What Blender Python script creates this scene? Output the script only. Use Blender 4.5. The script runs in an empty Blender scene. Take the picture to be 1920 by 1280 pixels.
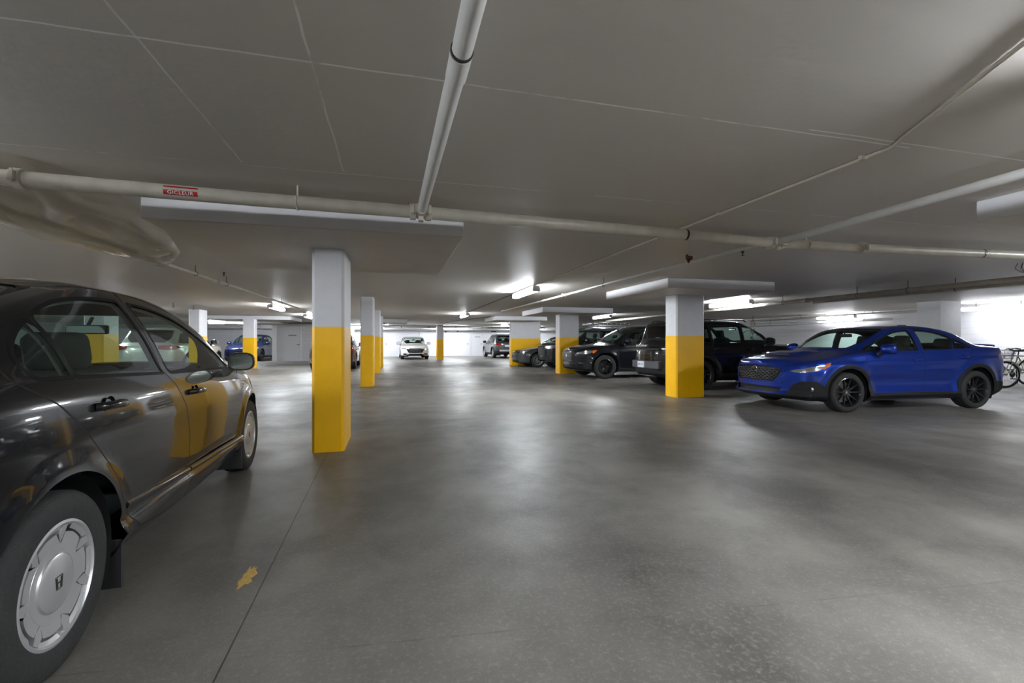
import bpy, bmesh, math, random
import numpy as np
from mathutils import Vector, Matrix

random.seed(7)
SC = bpy.context.scene
COL = SC.collection
PI = math.pi
# ------------------------------------------------------------------ camera, world, exposure
EYE = 1.17
cam_data = bpy.data.cameras.new('camera')
cam_data.sensor_width = 36.0
cam_data.lens = 16.0
cam_data.clip_start = 0.02
cam_data.clip_end = 200
cam = bpy.data.objects.new('camera', cam_data)
COL.objects.link(cam)
cam.location = (0, 0, EYE)
cam.rotation_euler = (PI / 2, 0, -math.radians(14.6))
SC.camera = cam
world = bpy.data.worlds.new('world')
SC.world = world
world.use_nodes = True
world.node_tree.nodes['Background'].inputs[0].default_value = (0.85, 0.9, 1.0, 1)
world.node_tree.nodes['Background'].inputs[1].default_value = 0.05
SC.view_settings.view_transform = 'Standard'
SC.view_settings.look = 'None'
SC.view_settings.gamma = 1.0
SC.view_settings.use_curve_mapping = False
SC.view_settings.exposure = 0.98
LAMP = 72.0
SC.cycles.max_bounces = 8
SC.cycles.diffuse_bounces = 5
SC.cycles.glossy_bounces = 4
SC.cycles.transparent_max_bounces = 12
SC.cycles.sample_clamp_indirect = 6.0
SC.cycles.caustics_reflective = False
SC.cycles.caustics_refractive = False

CEIL = 2.33
SOFF = 2.15

# ------------------------------------------------------------------ materials
def s2l(c):
    return tuple((x / 12.92 if x <= 0.04045 else ((x + 0.055) / 1.055) ** 2.4) for x in c)
def hexc(h):
    return s2l(tuple(int(h[i:i + 2], 16) / 255 for i in (0, 2, 4)))
_M = {}
def mat(name, color=(0.8, 0.8, 0.8), rough=0.5, metal=0.0, coat=0.0, bump=0.0, bscale=60.0, var=0.0, vscale=6.0, spec=0.5, emit=None):
    if name in _M:
        return _M[name]
    m = bpy.data.materials.new(name)
    m.use_nodes = True
    nt = m.node_tree
    b = nt.nodes['Principled BSDF']
    b.inputs['Base Color'].default_value = (*color, 1)
    b.inputs['Roughness'].default_value = rough
    b.inputs['Metallic'].default_value = metal
    b.inputs['Coat Weight'].default_value = coat
    b.inputs['Coat Roughness'].default_value = 0.04
    b.inputs['Specular IOR Level'].default_value = spec
    if emit:
        b.inputs['Emission Color'].default_value = (*emit[:3], 1)
        b.inputs['Emission Strength'].default_value = emit[3]
    tc = nt.nodes.new('ShaderNodeTexCoord')
    if bump:
        n = nt.nodes.new('ShaderNodeTexNoise'); n.inputs['Scale'].default_value = bscale
        n.inputs['Detail'].default_value = 4
        nt.links.new(tc.outputs['Object'], n.inputs['Vector'])
        bp = nt.nodes.new('ShaderNodeBump'); bp.inputs['Strength'].default_value = bump
        bp.inputs['Distance'].default_value = 0.01
        nt.links.new(n.outputs['Fac'], bp.inputs['Height'])
        nt.links.new(bp.outputs['Normal'], b.inputs['Normal'])
    if var:
        n = nt.nodes.new('ShaderNodeTexNoise'); n.inputs['Scale'].default_value = vscale
        n.inputs['Detail'].default_value = 6
        nt.links.new(tc.outputs['Object'], n.inputs['Vector'])
        mr = nt.nodes.new('ShaderNodeMapRange')
        mr.inputs['From Min'].default_value = 0.3; mr.inputs['From Max'].default_value = 0.7
        mr.inputs['To Min'].default_value = 1 - var; mr.inputs['To Max'].default_value = 1 + var
        nt.links.new(n.outputs['Fac'], mr.inputs['Value'])
        vm = nt.nodes.new('ShaderNodeVectorMath'); vm.operation = 'SCALE'
        vm.inputs[0].default_value = color
        nt.links.new(mr.outputs['Result'], vm.inputs['Scale'])
        nt.links.new(vm.outputs[0], b.inputs['Base Color'])
    _M[name] = m
    return m

class NT:
    """tiny node-graph helper"""
    def __init__(s, m):
        s.nt = m.node_tree; s.b = s.nt.nodes['Principled BSDF']
    def new(s, t, **k):
        n = s.nt.nodes.new(t)
        for a, v in k.items():
            setattr(n, a, v)
        return n
    def put(s, sock, v):
        if hasattr(v, 'links') or hasattr(v, 'is_linked'):
            s.nt.links.new(v, sock)
        else:
            sock.default_value = v
    def math(s, op, a, b=0.0, c=0.0, clamp=False):
        n = s.new('ShaderNodeMath', operation=op); n.use_clamp = clamp
        for i, v in enumerate((a, b, c)):
            if i < len(n.inputs): s.put(n.inputs[i], v)
        return n.outputs[0]
    def noise(s, vec, scale, detail=4, rough=0.5, dist=0.0):
        n = s.new('ShaderNodeTexNoise'); s.put(n.inputs['Vector'], vec)
        n.inputs['Scale'].default_value = scale; n.inputs['Detail'].default_value = detail
        n.inputs['Roughness'].default_value = rough; n.inputs['Distortion'].default_value = dist
        return n.outputs['Fac']
    def rng(s, v, a, b, c, d):
        n = s.new('ShaderNodeMapRange'); s.put(n.inputs['Value'], v)
        for k, x in zip(('From Min', 'From Max', 'To Min', 'To Max'), (a, b, c, d)):
            n.inputs[k].default_value = x
        return n.outputs['Result']
    def mix(s, f, a, b):
        n = s.new('ShaderNodeMix', data_type='RGBA')
        s.put(n.inputs[0], f); s.put(n.inputs[6], a if not isinstance(a, tuple) else (*a[:3], 1)); s.put(n.inputs[7], b if not isinstance(b, tuple) else (*b[:3], 1))
        return n.outputs[2]
    def mapping(s, vec, scale=(1, 1, 1), rot=(0, 0, 0), loc=(0, 0, 0)):
        n = s.new('ShaderNodeMapping'); s.put(n.inputs['Vector'], vec)
        n.inputs['Scale'].default_value = scale; n.inputs['Rotation'].default_value = rot; n.inputs['Location'].default_value = loc
        return n.outputs[0]

def floor_mat():
    m = mat('garage_floor_concrete', (0.1, 0.1, 0.1), 0.5)
    g = NT(m)
    tc = g.new('ShaderNodeTexCoord'); P = tc.outputs['Object']
    big = g.noise(P, 0.35, 5, 0.6, 0.6)
    med = g.noise(P, 1.6, 6, 0.65, 0.3)
    fine = g.noise(P, 45, 5, 0.7)
    grit = g.noise(P, 220, 3, 0.6)
    # dark tyre paths along the aisle
    sep = g.new('ShaderNodeSeparateXYZ'); g.put(sep.inputs[0], P)
    wob = g.noise(P, 0.25, 3)
    xx = g.math('ADD', sep.outputs[0], g.math('MULTIPLY', g.math('SUBTRACT', wob, 0.5), 1.8))
    def lane(c, w):
        d = g.math('ABSOLUTE', g.math('SUBTRACT', xx, c))
        return g.rng(d, 0.0, w, 1.0, 0.0)
    l = g.math('MAXIMUM', g.math('MAXIMUM', lane(1.1, 0.75), lane(2.9, 0.75)), lane(4.7, 0.8))
    streak = g.noise(g.mapping(P, (1.0, 0.45, 1), (0, 0, 0.5)), 1.3, 5, 0.6, 0.8)
    v = g.math('ADD', g.math('MULTIPLY', big, 0.42), g.math('MULTIPLY', med, 0.32))
    v = g.math('ADD', v, g.math('MULTIPLY', streak, 0.26))
    v = g.rng(v, 0.34, 0.68, 0.0, 1.0)
    v = g.math('SUBTRACT', v, g.math('MULTIPLY', l, 0.30), clamp=True)
    colr = g.mix(v, hexc('4d4a46'), hexc('928e87'))
    colr = g.mix(g.rng(fine, 0.50, 0.72, 0, 0.42), colr, hexc('a3a19b'))
    colr = g.mix(g.rng(grit, 0.3, 0.52, 0.4, 0), colr, hexc('3c3b3a'))
    # brownish damp spots
    rust = g.rng(g.noise(P, 0.8, 4, 0.6), 0.6, 0.75, 0, 0.25)
    colr = g.mix(rust, colr, hexc('6b6252'))
    # saw-cut joints: one along the aisle beside the near column, others across
    def line(val, c, w):
        return g.math('LESS_THAN', g.math('ABSOLUTE', g.math('SUBTRACT', val, c)), w)
    jx = g.math('ADD', sep.outputs[0], g.math('MULTIPLY', sep.outputs[1], 0.022))
    j = line(jx, -0.56, 0.0035)
    for c in (6.1,):
        j = g.math('MAXIMUM', j, line(jx, c, 0.006))
    jy = g.math('ADD', sep.outputs[1], g.math('MULTIPLY', sep.outputs[0], 0.10))
    for c, st in ((1.83, .35), (9.4, .8), (15.9, .8), (22.4, .8)):
        wl = g.math('MULTIPLY', line(jy, c, 0.005), g.rng(g.noise(P, 5, 3), 0.45, 0.6, 0.05, st))
        j = g.math('MAXIMUM', j, wl)
    colr = g.mix(g.math('MULTIPLY', j, 0.8), colr, hexc('2a2927'))
    g.put(g.b.inputs['Base Color'], colr)
    r = g.math('ADD', g.rng(g.math('ADD', g.math('MULTIPLY', big, .6), g.math('MULTIPLY', med, .4)), 0.38, 0.62, 0.54, 0.38), g.math('MULTIPLY', g.math('SUBTRACT', fine, 0.5), 0.3))
    g.put(g.b.inputs['Roughness'], r)
    bp = g.new('ShaderNodeBump'); bp.inputs['Strength'].default_value = 0.35; bp.inputs['Distance'].default_value = 0.004
    h = g.math('ADD', g.math('MULTIPLY', fine, 0.6), g.math('MULTIPLY', grit, 0.3))
    h = g.math('SUBTRACT', h, g.math('MULTIPLY', j, 2.0))
    g.put(bp.inputs['Height'], h); g.nt.links.new(bp.outputs['Normal'], g.b.inputs['Normal'])
    return m

def ceiling_mat():
    m = mat('garage_ceiling_paint', (0.4, 0.4, 0.4), 0.5)
    g = NT(m)
    tc = g.new('ShaderNodeTexCoord'); P = tc.outputs['Object']
    sep = g.new('ShaderNodeSeparateXYZ'); g.put(sep.inputs[0], P)
    big = g.noise(P, 0.5, 4, 0.6)
    colr = g.mix(big, hexc('cbc6c0'), hexc('d6d1cb'))
    X, Y = sep.outputs[0], sep.outputs[1]
    wob = g.math('MULTIPLY', g.math('SUBTRACT', g.noise(P, 3.0, 3), 0.5), 0.02)
    Yw = g.math('ADD', Y, wob); Xw = g.math('ADD', X, wob)
    brk = g.rng(g.noise(P, 2.2, 4, 0.7), 0.42, 0.52, 0.0, 1.0)
    tot = None
    def seg(val, c, w, other, lo, hi, strength=1.0, solid=0.25):
        a = g.math('LESS_THAN', g.math('ABSOLUTE', g.math('SUBTRACT', val, c)), w)
        a = g.math('MULTIPLY', a, g.math('GREATER_THAN', other, lo)); a = g.math('MULTIPLY', a, g.math('LESS_THAN', other, hi))
        k = g.math('ADD', g.math('MULTIPLY', brk, 1 - solid), solid)
        return g.math('MULTIPLY', g.math('MULTIPLY', a, k), strength)
    segs = [seg(Yw, 2.04, 0.006, X, -0.95, -0.33, 1.0, 0.9), seg(Yw, 2.04, 0.006, X, -2.2, 3.0, 1.0, 0.2), seg(Yw, 2.0, 0.006, X, 2.2, 9.0, 0.9, 0.5),
            seg(Yw, 3.34, 0.006, X, -0.8, 0.8, 0.8, 0.6), seg(Yw, 3.34, 0.005, X, -3.0, 6.0, 0.8, 0.1),
            seg(Xw, -0.95, 0.005, Y, 1.2, 3.3, 0.7, 0.3), seg(Xw, -0.33, 0.005, Y, 1.2, 3.3, 0.8, 0.25),
            seg(Yw, 11.0, 0.010, X, -1.0, 1.2, 0.7, 0.4), seg(Yw, 4.6, 0.004, X, 1.5, 8.0, 0.5, 0.0)]
    # repeating board marks further off
    for s_ in segs:
        tot = s_ if tot is None else g.math('MAXIMUM', tot, s_)
    colr = g.mix(tot, colr, (.97, .96, .94))
    # flaked paint specks
    vor = g.new('ShaderNodeTexVoronoi', feature='F1'); g.put(vor.inputs['Vector'], g.mapping(P, (1, 1, 1))); vor.inputs['Scale'].default_value = 2.6
    sp = g.math('MULTIPLY', g.math('LESS_THAN', g.math('ADD', vor.outputs['Distance'], g.math('MULTIPLY', g.noise(P, 30, 3), 0.03)), 0.036), 0.8)
    colr = g.mix(sp, colr, hexc('cfcbc6'))
    g.put(g.b.inputs['Base Color'], colr)
    g.put(g.b.inputs['Roughness'], g.rng(big, 0.3, 0.7, 0.42, 0.55))
    bp = g.new('ShaderNodeBump'); bp.inputs['Strength'].default_value = 0.5; bp.inputs['Distance'].default_value = 0.01
    board = g.noise(g.mapping(P, (0.6, 5.0, 1)), 2.0, 4, 0.6)
    h = g.math('ADD', g.math('MULTIPLY', g.noise(P, 14, 5, 0.6), 0.35), g.math('MULTIPLY', board, 0.5))
    h = g.math('ADD', h, g.math('MULTIPLY', g.math('MAXIMUM', tot, sp), -0.4))
    g.put(bp.inputs['Height'], h); g.nt.links.new(bp.outputs['Normal'], g.b.inputs['Normal'])
    return m

def block_mat(name, col, bw=1.6, bh=0.20, depth=0.35):
    """painted concrete block, courses on any vertical wall"""
    m = mat(name, col, 0.55)
    g = NT(m)
    tc = g.new('ShaderNodeTexCoord'); P = tc.outputs['Object']
    sep = g.new('ShaderNodeSeparateXYZ'); g.put(sep.inputs[0], P)
    cmb = g.new('ShaderNodeCombineXYZ')
    g.put(cmb.inputs[0], g.math('ADD', sep.outputs[0], sep.outputs[1])); g.put(cmb.inputs[1], sep.outputs[2])
    br = g.new('ShaderNodeTexBrick'); g.put(br.inputs['Vector'], cmb.outputs[0])
    br.inputs['Scale'].default_value = 1.0; br.inputs['Brick Width'].default_value = bw; br.inputs['Row Height'].default_value = bh
    br.inputs['Mortar Size'].default_value = 0.006; br.inputs['Mortar Smooth'].default_value = 0.3
    br.inputs['Color1'].default_value = (*col, 1); br.inputs['Color2'].default_value = (*[c * 0.96 for c in col], 1)
    br.inputs['Mortar'].default_value = (*[c * 0.82 for c in col], 1)
    g.put(g.b.inputs['Base Color'], br.outputs['Color'])
    bp = g.new('ShaderNodeBump'); bp.inputs['Strength'].default_value = depth; bp.inputs['Distance'].default_value = 0.01
    bp.invert = True
    g.put(bp.inputs['Height'], br.outputs['Fac']); g.nt.links.new(bp.outputs['Normal'], g.b.inputs['Normal'])
    return m

WHITE = hexc('dcdce0')
M_floor = floor_mat(); M_ceil = ceiling_mat()
M_block = block_mat('white_painted_block', WHITE)
M_colwhite = mat('white_column_paint', hexc('d6d6da'), 0.55, bump=0.25, bscale=25, var=0.03)
M_yellow = mat('yellow_safety_paint', hexc('fcc000'), 0.38, bump=0.15, bscale=22, var=0.05, vscale=3)
M_cap = mat('white_fascia_paint', hexc('dddde1'), 0.5, bump=0.1, bscale=30, var=0.03)
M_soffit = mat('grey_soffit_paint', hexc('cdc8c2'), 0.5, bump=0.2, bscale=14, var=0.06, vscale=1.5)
M_pipe = mat('cream_pipe_paint', hexc('c4bfb2'), 0.38, bump=0.15, bscale=40, var=0.10, vscale=9)
M_pipew = mat('white_pipe_paint', hexc('d8d8d6'), 0.35, var=0.05, vscale=9)
M_dark = mat('dark_steel', hexc('2c2a28'), 0.5)
M_rust = mat('rusty_iron', hexc('54301f'), 0.8, bump=0.3)
M_galv = mat('galvanised_steel', hexc('a9abad'), 0.35, 0.9)
M_lamp = mat('lamp_diffuser_glow', (0.9, 0.9, 0.9), 0.4, emit=(0.90, 0.95, 1.0, LAMP))
M_lamp_old = mat('old_lamp_diffuser_glow', (0.9, 0.9, 0.9), 0.4, emit=(0.92, 0.95, 1.0, LAMP * 0.35))
M_housing = mat('lamp_housing_white', hexc('d9dadb'), 0.4)
M_red = mat('red_label', hexc('b4161c'), 0.35)
M_white = mat('white_lettering', hexc('f2f2f2'), 0.4)
M_door = mat('white_door_paint', hexc('d9dade'), 0.45)
M_black = mat('matte_black', (0.006, 0.006, 0.006), 0.6)

# ------------------------------------------------------------------ object helpers
def tag(o, label=None, cat=None, group=None, kind=None):
    if label: o['label'] = label
    if cat: o['category'] = cat
    if group: o['group'] = group
    if kind: o['kind'] = kind
    return o
def empty(name, label, cat, loc=(0, 0, 0), rz=0.0, group=None):
    o = bpy.data.objects.new(name, None); COL.objects.link(o)
    o.location = loc; o.rotation_euler = (0, 0, rz)
    o.empty_display_size = 0.1
    return tag(o, label, cat, group)
def obj(name, bm, m, parent=None, smooth=None, label=None):
    me = bpy.data.meshes.new(name)
    bmesh.ops.recalc_face_normals(bm, faces=bm.faces[:]) if smooth != 'keep' else None
    bm.to_mesh(me); bm.free()
    for x in (m if isinstance(m, (list, tuple)) else [m]):
        me.materials.append(x)
    o = bpy.data.objects.new(name, me); COL.objects.link(o)
    if parent is not None: o.parent = parent
    if smooth:
        for p in me.polygons: p.use_smooth = True
        if isinstance(smooth, (int, float)) and not isinstance(smooth, bool):
            try: me.set_sharp_from_angle(angle=math.radians(smooth))
            except Exception: pass
    if label: o['label'] = label
    return o
def BM(): return bmesh.new()
def box(bm, a, b, bevel=0.0, mi=0, seg=2):
    """axis-aligned box from corner a to corner b"""
    c = [(a[i] + b[i]) / 2 for i in range(3)]; d = [abs(b[i] - a[i]) for i in range(3)]
    r = bmesh.ops.create_cube(bm, size=1.0, matrix=Matrix.Translation(c) @ Matrix.Diagonal((*d, 1)))
    vs = r['verts']
    fs = list({f for v in vs for f in v.link_faces})
    for f in fs: f.material_index = mi
    if bevel:
        es = list({e for v in vs for e in v.link_edges})
        bmesh.ops.bevel(bm, geom=es, offset=bevel, segments=seg, affect='EDGES', profile=0.5)
    return bm
def tube(bm, pts, r, n=12, cap=True, mi=0):
    """round tube through points (r may be a list)"""
    P = [Vector(p) for p in pts]
    rs = r if isinstance(r, (list, tuple)) else [r] * len(P)
    rings = []
    up = None
    for i, p in enumerate(P):
        if i == 0: t = (P[1] - P[0]).normalized()
        elif i == len(P) - 1: t = (P[-1] - P[-2]).normalized()
        else:
            t = ((P[i + 1] - P[i]).normalized() + (P[i] - P[i - 1]).normalized()).normalized()
        if up is None:
            up = Vector((0, 0, 1)) if abs(t.z) < 0.9 else Vector((1, 0, 0))
        a = t.cross(up).normalized(); b = a.cross(t).normalized(); up = b
        rings.append([bm.verts.new(p + (a * math.cos(2 * PI * k / n) + b * math.sin(2 * PI * k / n)) * rs[i]) for k in range(n)])
    for i in range(len(P) - 1):
        for k in range(n):
            f = bm.faces.new((rings[i][k], rings[i][(k + 1) % n], rings[i + 1][(k + 1) % n], rings[i + 1][k])); f.material_index = mi
    if cap:
        for rg in (rings[0], rings[-1]):
            f = bm.faces.new(rg); f.material_index = mi
    return bm
def lathe(bm, prof, n=48, axis='y', center=(0, 0, 0), mi=0, closed=False):
    """revolve (radius, offset) profile round an axis"""
    c = Vector(center); rings = []
    for r, o in prof:
        rg = []
        for k in range(n):
            a = 2 * PI * k / n
            if axis == 'y': p = Vector((r * math.cos(a), o, r * math.sin(a)))
            elif axis == 'z': p = Vector((r * math.cos(a), r * math.sin(a), o))
            else: p = Vector((o, r * math.cos(a), r * math.sin(a)))
            rg.append(bm.verts.new(c + p))
        rings.append(rg)
    m_ = len(rings)
    for i in range(m_ if closed else m_ - 1):
        A, B = rings[i], rings[(i + 1) % m_]
        for k in range(n):
            f = bm.faces.new((A[k], A[(k + 1) % n], B[(k + 1) % n], B[k])); f.material_index = mi
    return bm
def prism(bm, poly, z0, z1, mat4=None, mi=0):
    """extrude an xy polygon from z0 to z1, optional transform"""
    T = mat4 or Matrix.Identity(4)
    a = [bm.verts.new(T @ Vector((x, y, z0))) for x, y in poly]
    b = [bm.verts.new(T @ Vector((x, y, z1))) for x, y in poly]
    n = len(poly)
    fs = [bm.faces.new(a[::-1]), bm.faces.new(b)]
    for i in range(n):
        fs.append(bm.faces.new((a[i], a[(i + 1) % n], b[(i + 1) % n], b[i])))
    for f in fs: f.material_index = mi
    return bm
def text_obj(name, s, size, m, M4, parent=None, extrude=0.001, spacing=1.0, label=None):
    cu = bpy.data.curves.new(name, 'FONT'); cu.body = s; cu.size = size; cu.extrude = extrude
    cu.align_x = 'CENTER'; cu.align_y = 'CENTER'; cu.space_character = spacing; cu.resolution_u = 3
    t = bpy.data.objects.new(name + '_curve', cu); COL.objects.link(t)
    dg = bpy.context.evaluated_depsgraph_get()
    me = bpy.data.meshes.new_from_object(t.evaluated_get(dg))
    bpy.data.objects.remove(t); bpy.data.curves.remove(cu)
    me.transform(M4); me.materials.clear(); me.materials.append(m); me.name = name
    o = bpy.data.objects.new(name, me); COL.objects.link(o)
    if parent is not None: o.parent = parent
    if label: o['label'] = label
    return o

# ------------------------------------------------------------------ the setting
def slab(name, a, b, m, bevel=0):
    bm = BM(); box(bm, a, b, bevel); return tag(obj(name, bm, m), kind='structure')
X0, X1, Y0, Y1 = -20.0, 17.9, -13.0, 36.3
slab('floor', (X0, Y0, -0.1), (X1, Y1, 0), M_floor)
slab('ceiling', (X0, Y0, CEIL), (X1, Y1, CEIL + 0.2), M_ceil)
slab('wall_far', (X0, Y1, 0), (X1, Y1 + 0.2, CEIL), M_block)
slab('wall_right', (X1, Y0, 0), (X1 + 0.2, Y1, CEIL), M_block)
slab('wall_left', (X0 - 0.2, Y0, 0), (X0, Y1, CEIL), M_block)
slab('wall_back', (X0, Y0 - 0.2, 0), (X1, Y0, CEIL), M_block)
slab('wall_storage', (-6.7, 29.7, 0), (-2.6, 33.0, CEIL - 0.12), M_block)
slab('trim_1', (-6.95, 29.62, 0), (-6.7, 29.9, CEIL - 0.12), M_colwhite)
slab('wall_pier', (15.05, 9.45, 0), (15.86, 10.05, CEIL), M_colwhite)
# beam in front of the far wall
slab('trim_2', (-9.0, 35.4, 2.03), (17.9, 36.3, CEIL), M_cap)

def door(n, x0, x1, y, h=2.0, z0=0.0, handle=1, sign=False, wide=False, label=None):
    t = bpy.data.objects.new('door_%d' % n, None); COL.objects.link(t); t.location = ((x0 + x1) / 2, y, 0); t['kind'] = 'structure'
    w = (x1 - x0) / 2
    bm = BM(); box(bm, (-w, -0.03, z0), (w, 0.02, h), 0.006); obj('door_panel', bm, M_door, t)
    bm = BM()
    for a, b in (((-w - .05, -.045, 0), (-w - .005, .02, h + .05)), ((w + .005, -.045, 0), (w + .05, .02, h + .05)), ((-w - .05, -.045, h + .006), (w + .05, .02, h + .05))):
        box(bm, a, b)
    obj('door_frame', bm, M_cap, t)
    bm = BM(); hx = w * 0.82 * handle
    tube(bm, [(hx, -0.03, 0.98), (hx, -0.085, 0.98), (hx - 0.11 * handle, -0.09, 0.98)], 0.014, 8)
    lathe(bm, [(0.0, -0.04), (0.032, -0.04), (0.032, -0.03)], 14, 'y', (hx, 0, 0.98))
    obj('door_handle', bm, M_dark, t)
    if wide:
        bm = BM(); box(bm, (-0.006, -0.034, z0), (0.006, -0.028, h)); obj('door_seam', bm, M_dark, t)
    if sign:
        bm = BM(); box(bm, (-0.22, -0.036, 1.50), (0.22, -0.030, 1.57)); obj('door_sign', bm, mat('grey_sign', hexc('8f9297'), 0.5), t)
    return t
door(1, -6.28, -5.42, 29.7, 2.05, handle=1, sign=True)
door(2, -1.35, -0.45, Y1, 1.98, handle=1)
door(3, 2.02, 2.72, Y1, 1.98, handle=-1)
door(4, 4.15, 5.95, Y1, 1.98, handle=1)
door(5, 6.15, 7.0, Y1, 1.98, handle=1, sign=True)
door(6, 8.2, 9.1, Y1, 1.98, handle=1)
door(7, -11.0, -10.1, Y1, 1.98, handle=1)

# ------------------------------------------------------------------ columns with drop panels
def column(x0, x1, y0, y1, top, yel, label, group='yellow and white concrete columns'):
    t = empty('concrete_column', label, 'column', ((x0 + x1) / 2, (y0 + y1) / 2, 0), 0, group)
    w, d = (x1 - x0) / 2, (y1 - y0) / 2; c = 0.028
    poly = [(-w + c, -d), (w - c, -d), (w, -d + c), (w, d - c), (w - c, d), (-w + c, d), (-w, d - c), (-w, -d + c)]
    bm = BM(); prism(bm, poly, yel, top); obj('white_upper_section', bm, M_colwhite, t)
    s = 1.006
    bm = BM(); prism(bm, [(a * s, b * s) for a, b in poly], 0.0, yel); obj('yellow_lower_section', bm, M_yellow, t)
    return t
def cap(x0, x1, y0, y1, label, z0=SOFF, z1=CEIL):
    t = empty('column_drop_panel', label, 'drop panel', ((x0 + x1) / 2, (y0 + y1) / 2, z0), 0, 'ceiling drop panels')
    w, d = (x1 - x0) / 2, (y1 - y0) / 2
    bm = BM(); box(bm, (-w, -d, 0), (w, d, z1 - z0), 0.008, seg=1)
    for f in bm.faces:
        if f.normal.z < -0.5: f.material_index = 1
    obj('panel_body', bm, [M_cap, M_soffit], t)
    return t
YL = 1.325
column(-0.83, -0.51, 5.15, 5.95, SOFF, YL, 'nearest square column, white above bright yellow, beside the black sedan')
column(-0.83, -0.50, 12.38, 13.05, CEIL, 1.325, 'yellow and white column second in the row behind the nearest column')
column(-0.83, -0.48, 17.55, 18.3, CEIL, 1.35, 'narrow yellow and white column third in the row behind the nearest one')
column(-0.82, -0.47, 21.8, 22.5, CEIL, 1.36, 'sliver of yellow and white column fourth in the row, mostly hidden')
column(5.70, 6.38, 8.30, 8.72, SOFF, 1.29, 'broad yellow and white column in front of the black SUV, left of the blue sedan')
column(5.82, 6.57, 15.5, 15.95, SOFF, 1.32, 'yellow and white column standing at the nose of the black crossover')
column(5.53, 7.03, 21.4, 21.75, SOFF, 1.32, 'extra wide yellow and white column behind the dark grey hatchback')
column(2.66, 3.09, 29.1, 29.5, SOFF + 0.1, 1.30, 'distant yellow and white column right of the white sedan at the far wall')
column(-6.38, -5.9, 22.2, 22.6, SOFF, 1.33, 'yellow and white column in front of the dark blue car')
column(-6.35, -6.02, 16.7, 17.3, SOFF + 0.05, 1.34, 'white column with yellow base rising behind the black sedan windscreen')
column(-6.35, -6.0, 11.6, 12.2, SOFF, 1.33, 'yellow and white column seen through the rear window of the black sedan')
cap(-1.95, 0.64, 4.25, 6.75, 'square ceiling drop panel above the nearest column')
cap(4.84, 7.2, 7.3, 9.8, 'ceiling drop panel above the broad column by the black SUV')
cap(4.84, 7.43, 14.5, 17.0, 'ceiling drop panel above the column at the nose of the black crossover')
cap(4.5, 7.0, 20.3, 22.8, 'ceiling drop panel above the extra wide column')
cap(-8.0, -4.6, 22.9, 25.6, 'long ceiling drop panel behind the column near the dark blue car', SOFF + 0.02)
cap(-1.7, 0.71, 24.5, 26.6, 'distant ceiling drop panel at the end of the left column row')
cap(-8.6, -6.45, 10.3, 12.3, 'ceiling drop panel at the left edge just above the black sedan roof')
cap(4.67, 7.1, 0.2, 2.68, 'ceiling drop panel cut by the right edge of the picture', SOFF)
column(5.75, 6.4, 1.2, 1.6, SOFF, YL, 'yellow and white column just outside the right edge of the picture')

# ------------------------------------------------------------------ lamps
def lamp(x, y, label, L=1.6, z=CEIL - 0.05, along='y', w=0.16, grp='fluorescent ceiling lamps', dm=None):
    t = empty('fluorescent_lamp', label, 'ceiling lamp', (x, y, z), 0 if along == 'y' else PI / 2, grp)
    h = L / 2
    bm = BM(); box(bm, (-w * .42, -h, -0.03), (w * .42, h, 0.025), 0.004, seg=1)
    for s in (-1, 1):
        box(bm, (-w * .5, s * h - 0.012, -0.095), (w * .5, s * h + 0.012, -0.0), 0.004, seg=1)
    obj('lamp_housing', bm, M_housing, t)
    prof = [(-w * .5, -0.012), (-w * .5, -0.055), (-w * .42, -0.08), (-w * .25, -0.092), (w * .25, -0.092), (w * .42, -0.08), (w * .5, -0.055), (w * .5, -0.012)]
    bm = BM()
    prism(bm, prof, -h + .012, h - .012, Matrix(((1, 0, 0, 0), (0, 0, 1, 0), (0, 1, 0, 0), (0, 0, 0, 1))))
    obj('lamp_diffuser', bm, dm or M_lamp, t)
    for s in (-0.6, 0.6):
        bm = BM(); tube(bm, [(0, s * h, 0.02), (0, s * h, CEIL - z + 0.0)], 0.008, 6)
        obj('lamp_hanger', bm, M_dark, t)
    return t
lamp(2.8, 9.6, 'large lit fluorescent lamp nearest over the driving aisle')
lamp(2.85, 18.7, 'lit fluorescent lamp second along the driving aisle')
lamp(2.8, 0.3, 'fluorescent lamp over the aisle just outside the picture')
lamp(2.8, -8.6, 'fluorescent lamp over the aisle far behind the camera')
lamp(-3.62, 16.0, 'lit fluorescent lamp at the end of the left pipe, nearer of two')
lamp(-3.55, 21.2, 'lit fluorescent lamp half hidden by the nearest column')
lamp(-3.7, 2.0, 'added fill lamp just outside the left edge of the picture')  # unseen fixture added to lift the ceiling and near area
lamp(-3.6, -9.5, 'fluorescent lamp far behind the camera on the left')
lamp(-0.4, 29.0, 'lit fluorescent lamp far off above the left of the white sedan')
lamp(8.8, 18.2, 'lit fluorescent lamp above the black crossover')
lamp(9.3, 11.0, 'lit fluorescent lamp just right of the broad column')
lamp(9.3, 2.3, 'fluorescent lamp outside the picture on the right')
lamp(9.3, -8.0, 'fluorescent lamp behind the camera on the right')
lamp(17.3, 14.5, 'lit lamp on the right wall above the blue sedan', 1.6, 2.18, dm=M_lamp_old)
lamp(17.1, 9.3, 'bright lamp above the parked bicycles by the right wall', 1.7, 2.2, dm=M_lamp_old)
lamp(6.9, 28.2, 'lit fluorescent lamp above the grey crossover by the far wall')
lamp(-9.0, 29.5, 'long lit lamp left of the column by the dark blue car', 2.4, along='x')
lamp(-1.8, 33.9, 'added fill lamp in front of the far wall left of the white sedan', 2.4, 2.24, along='x')  # added lamp, brightens the far wall; first of an invented row
lamp(4.2, 33.9, 'added fill lamp in front of the far wall right of the white sedan', 2.4, 2.24, along='x')  # added with its neighbours to brighten the far wall
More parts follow.
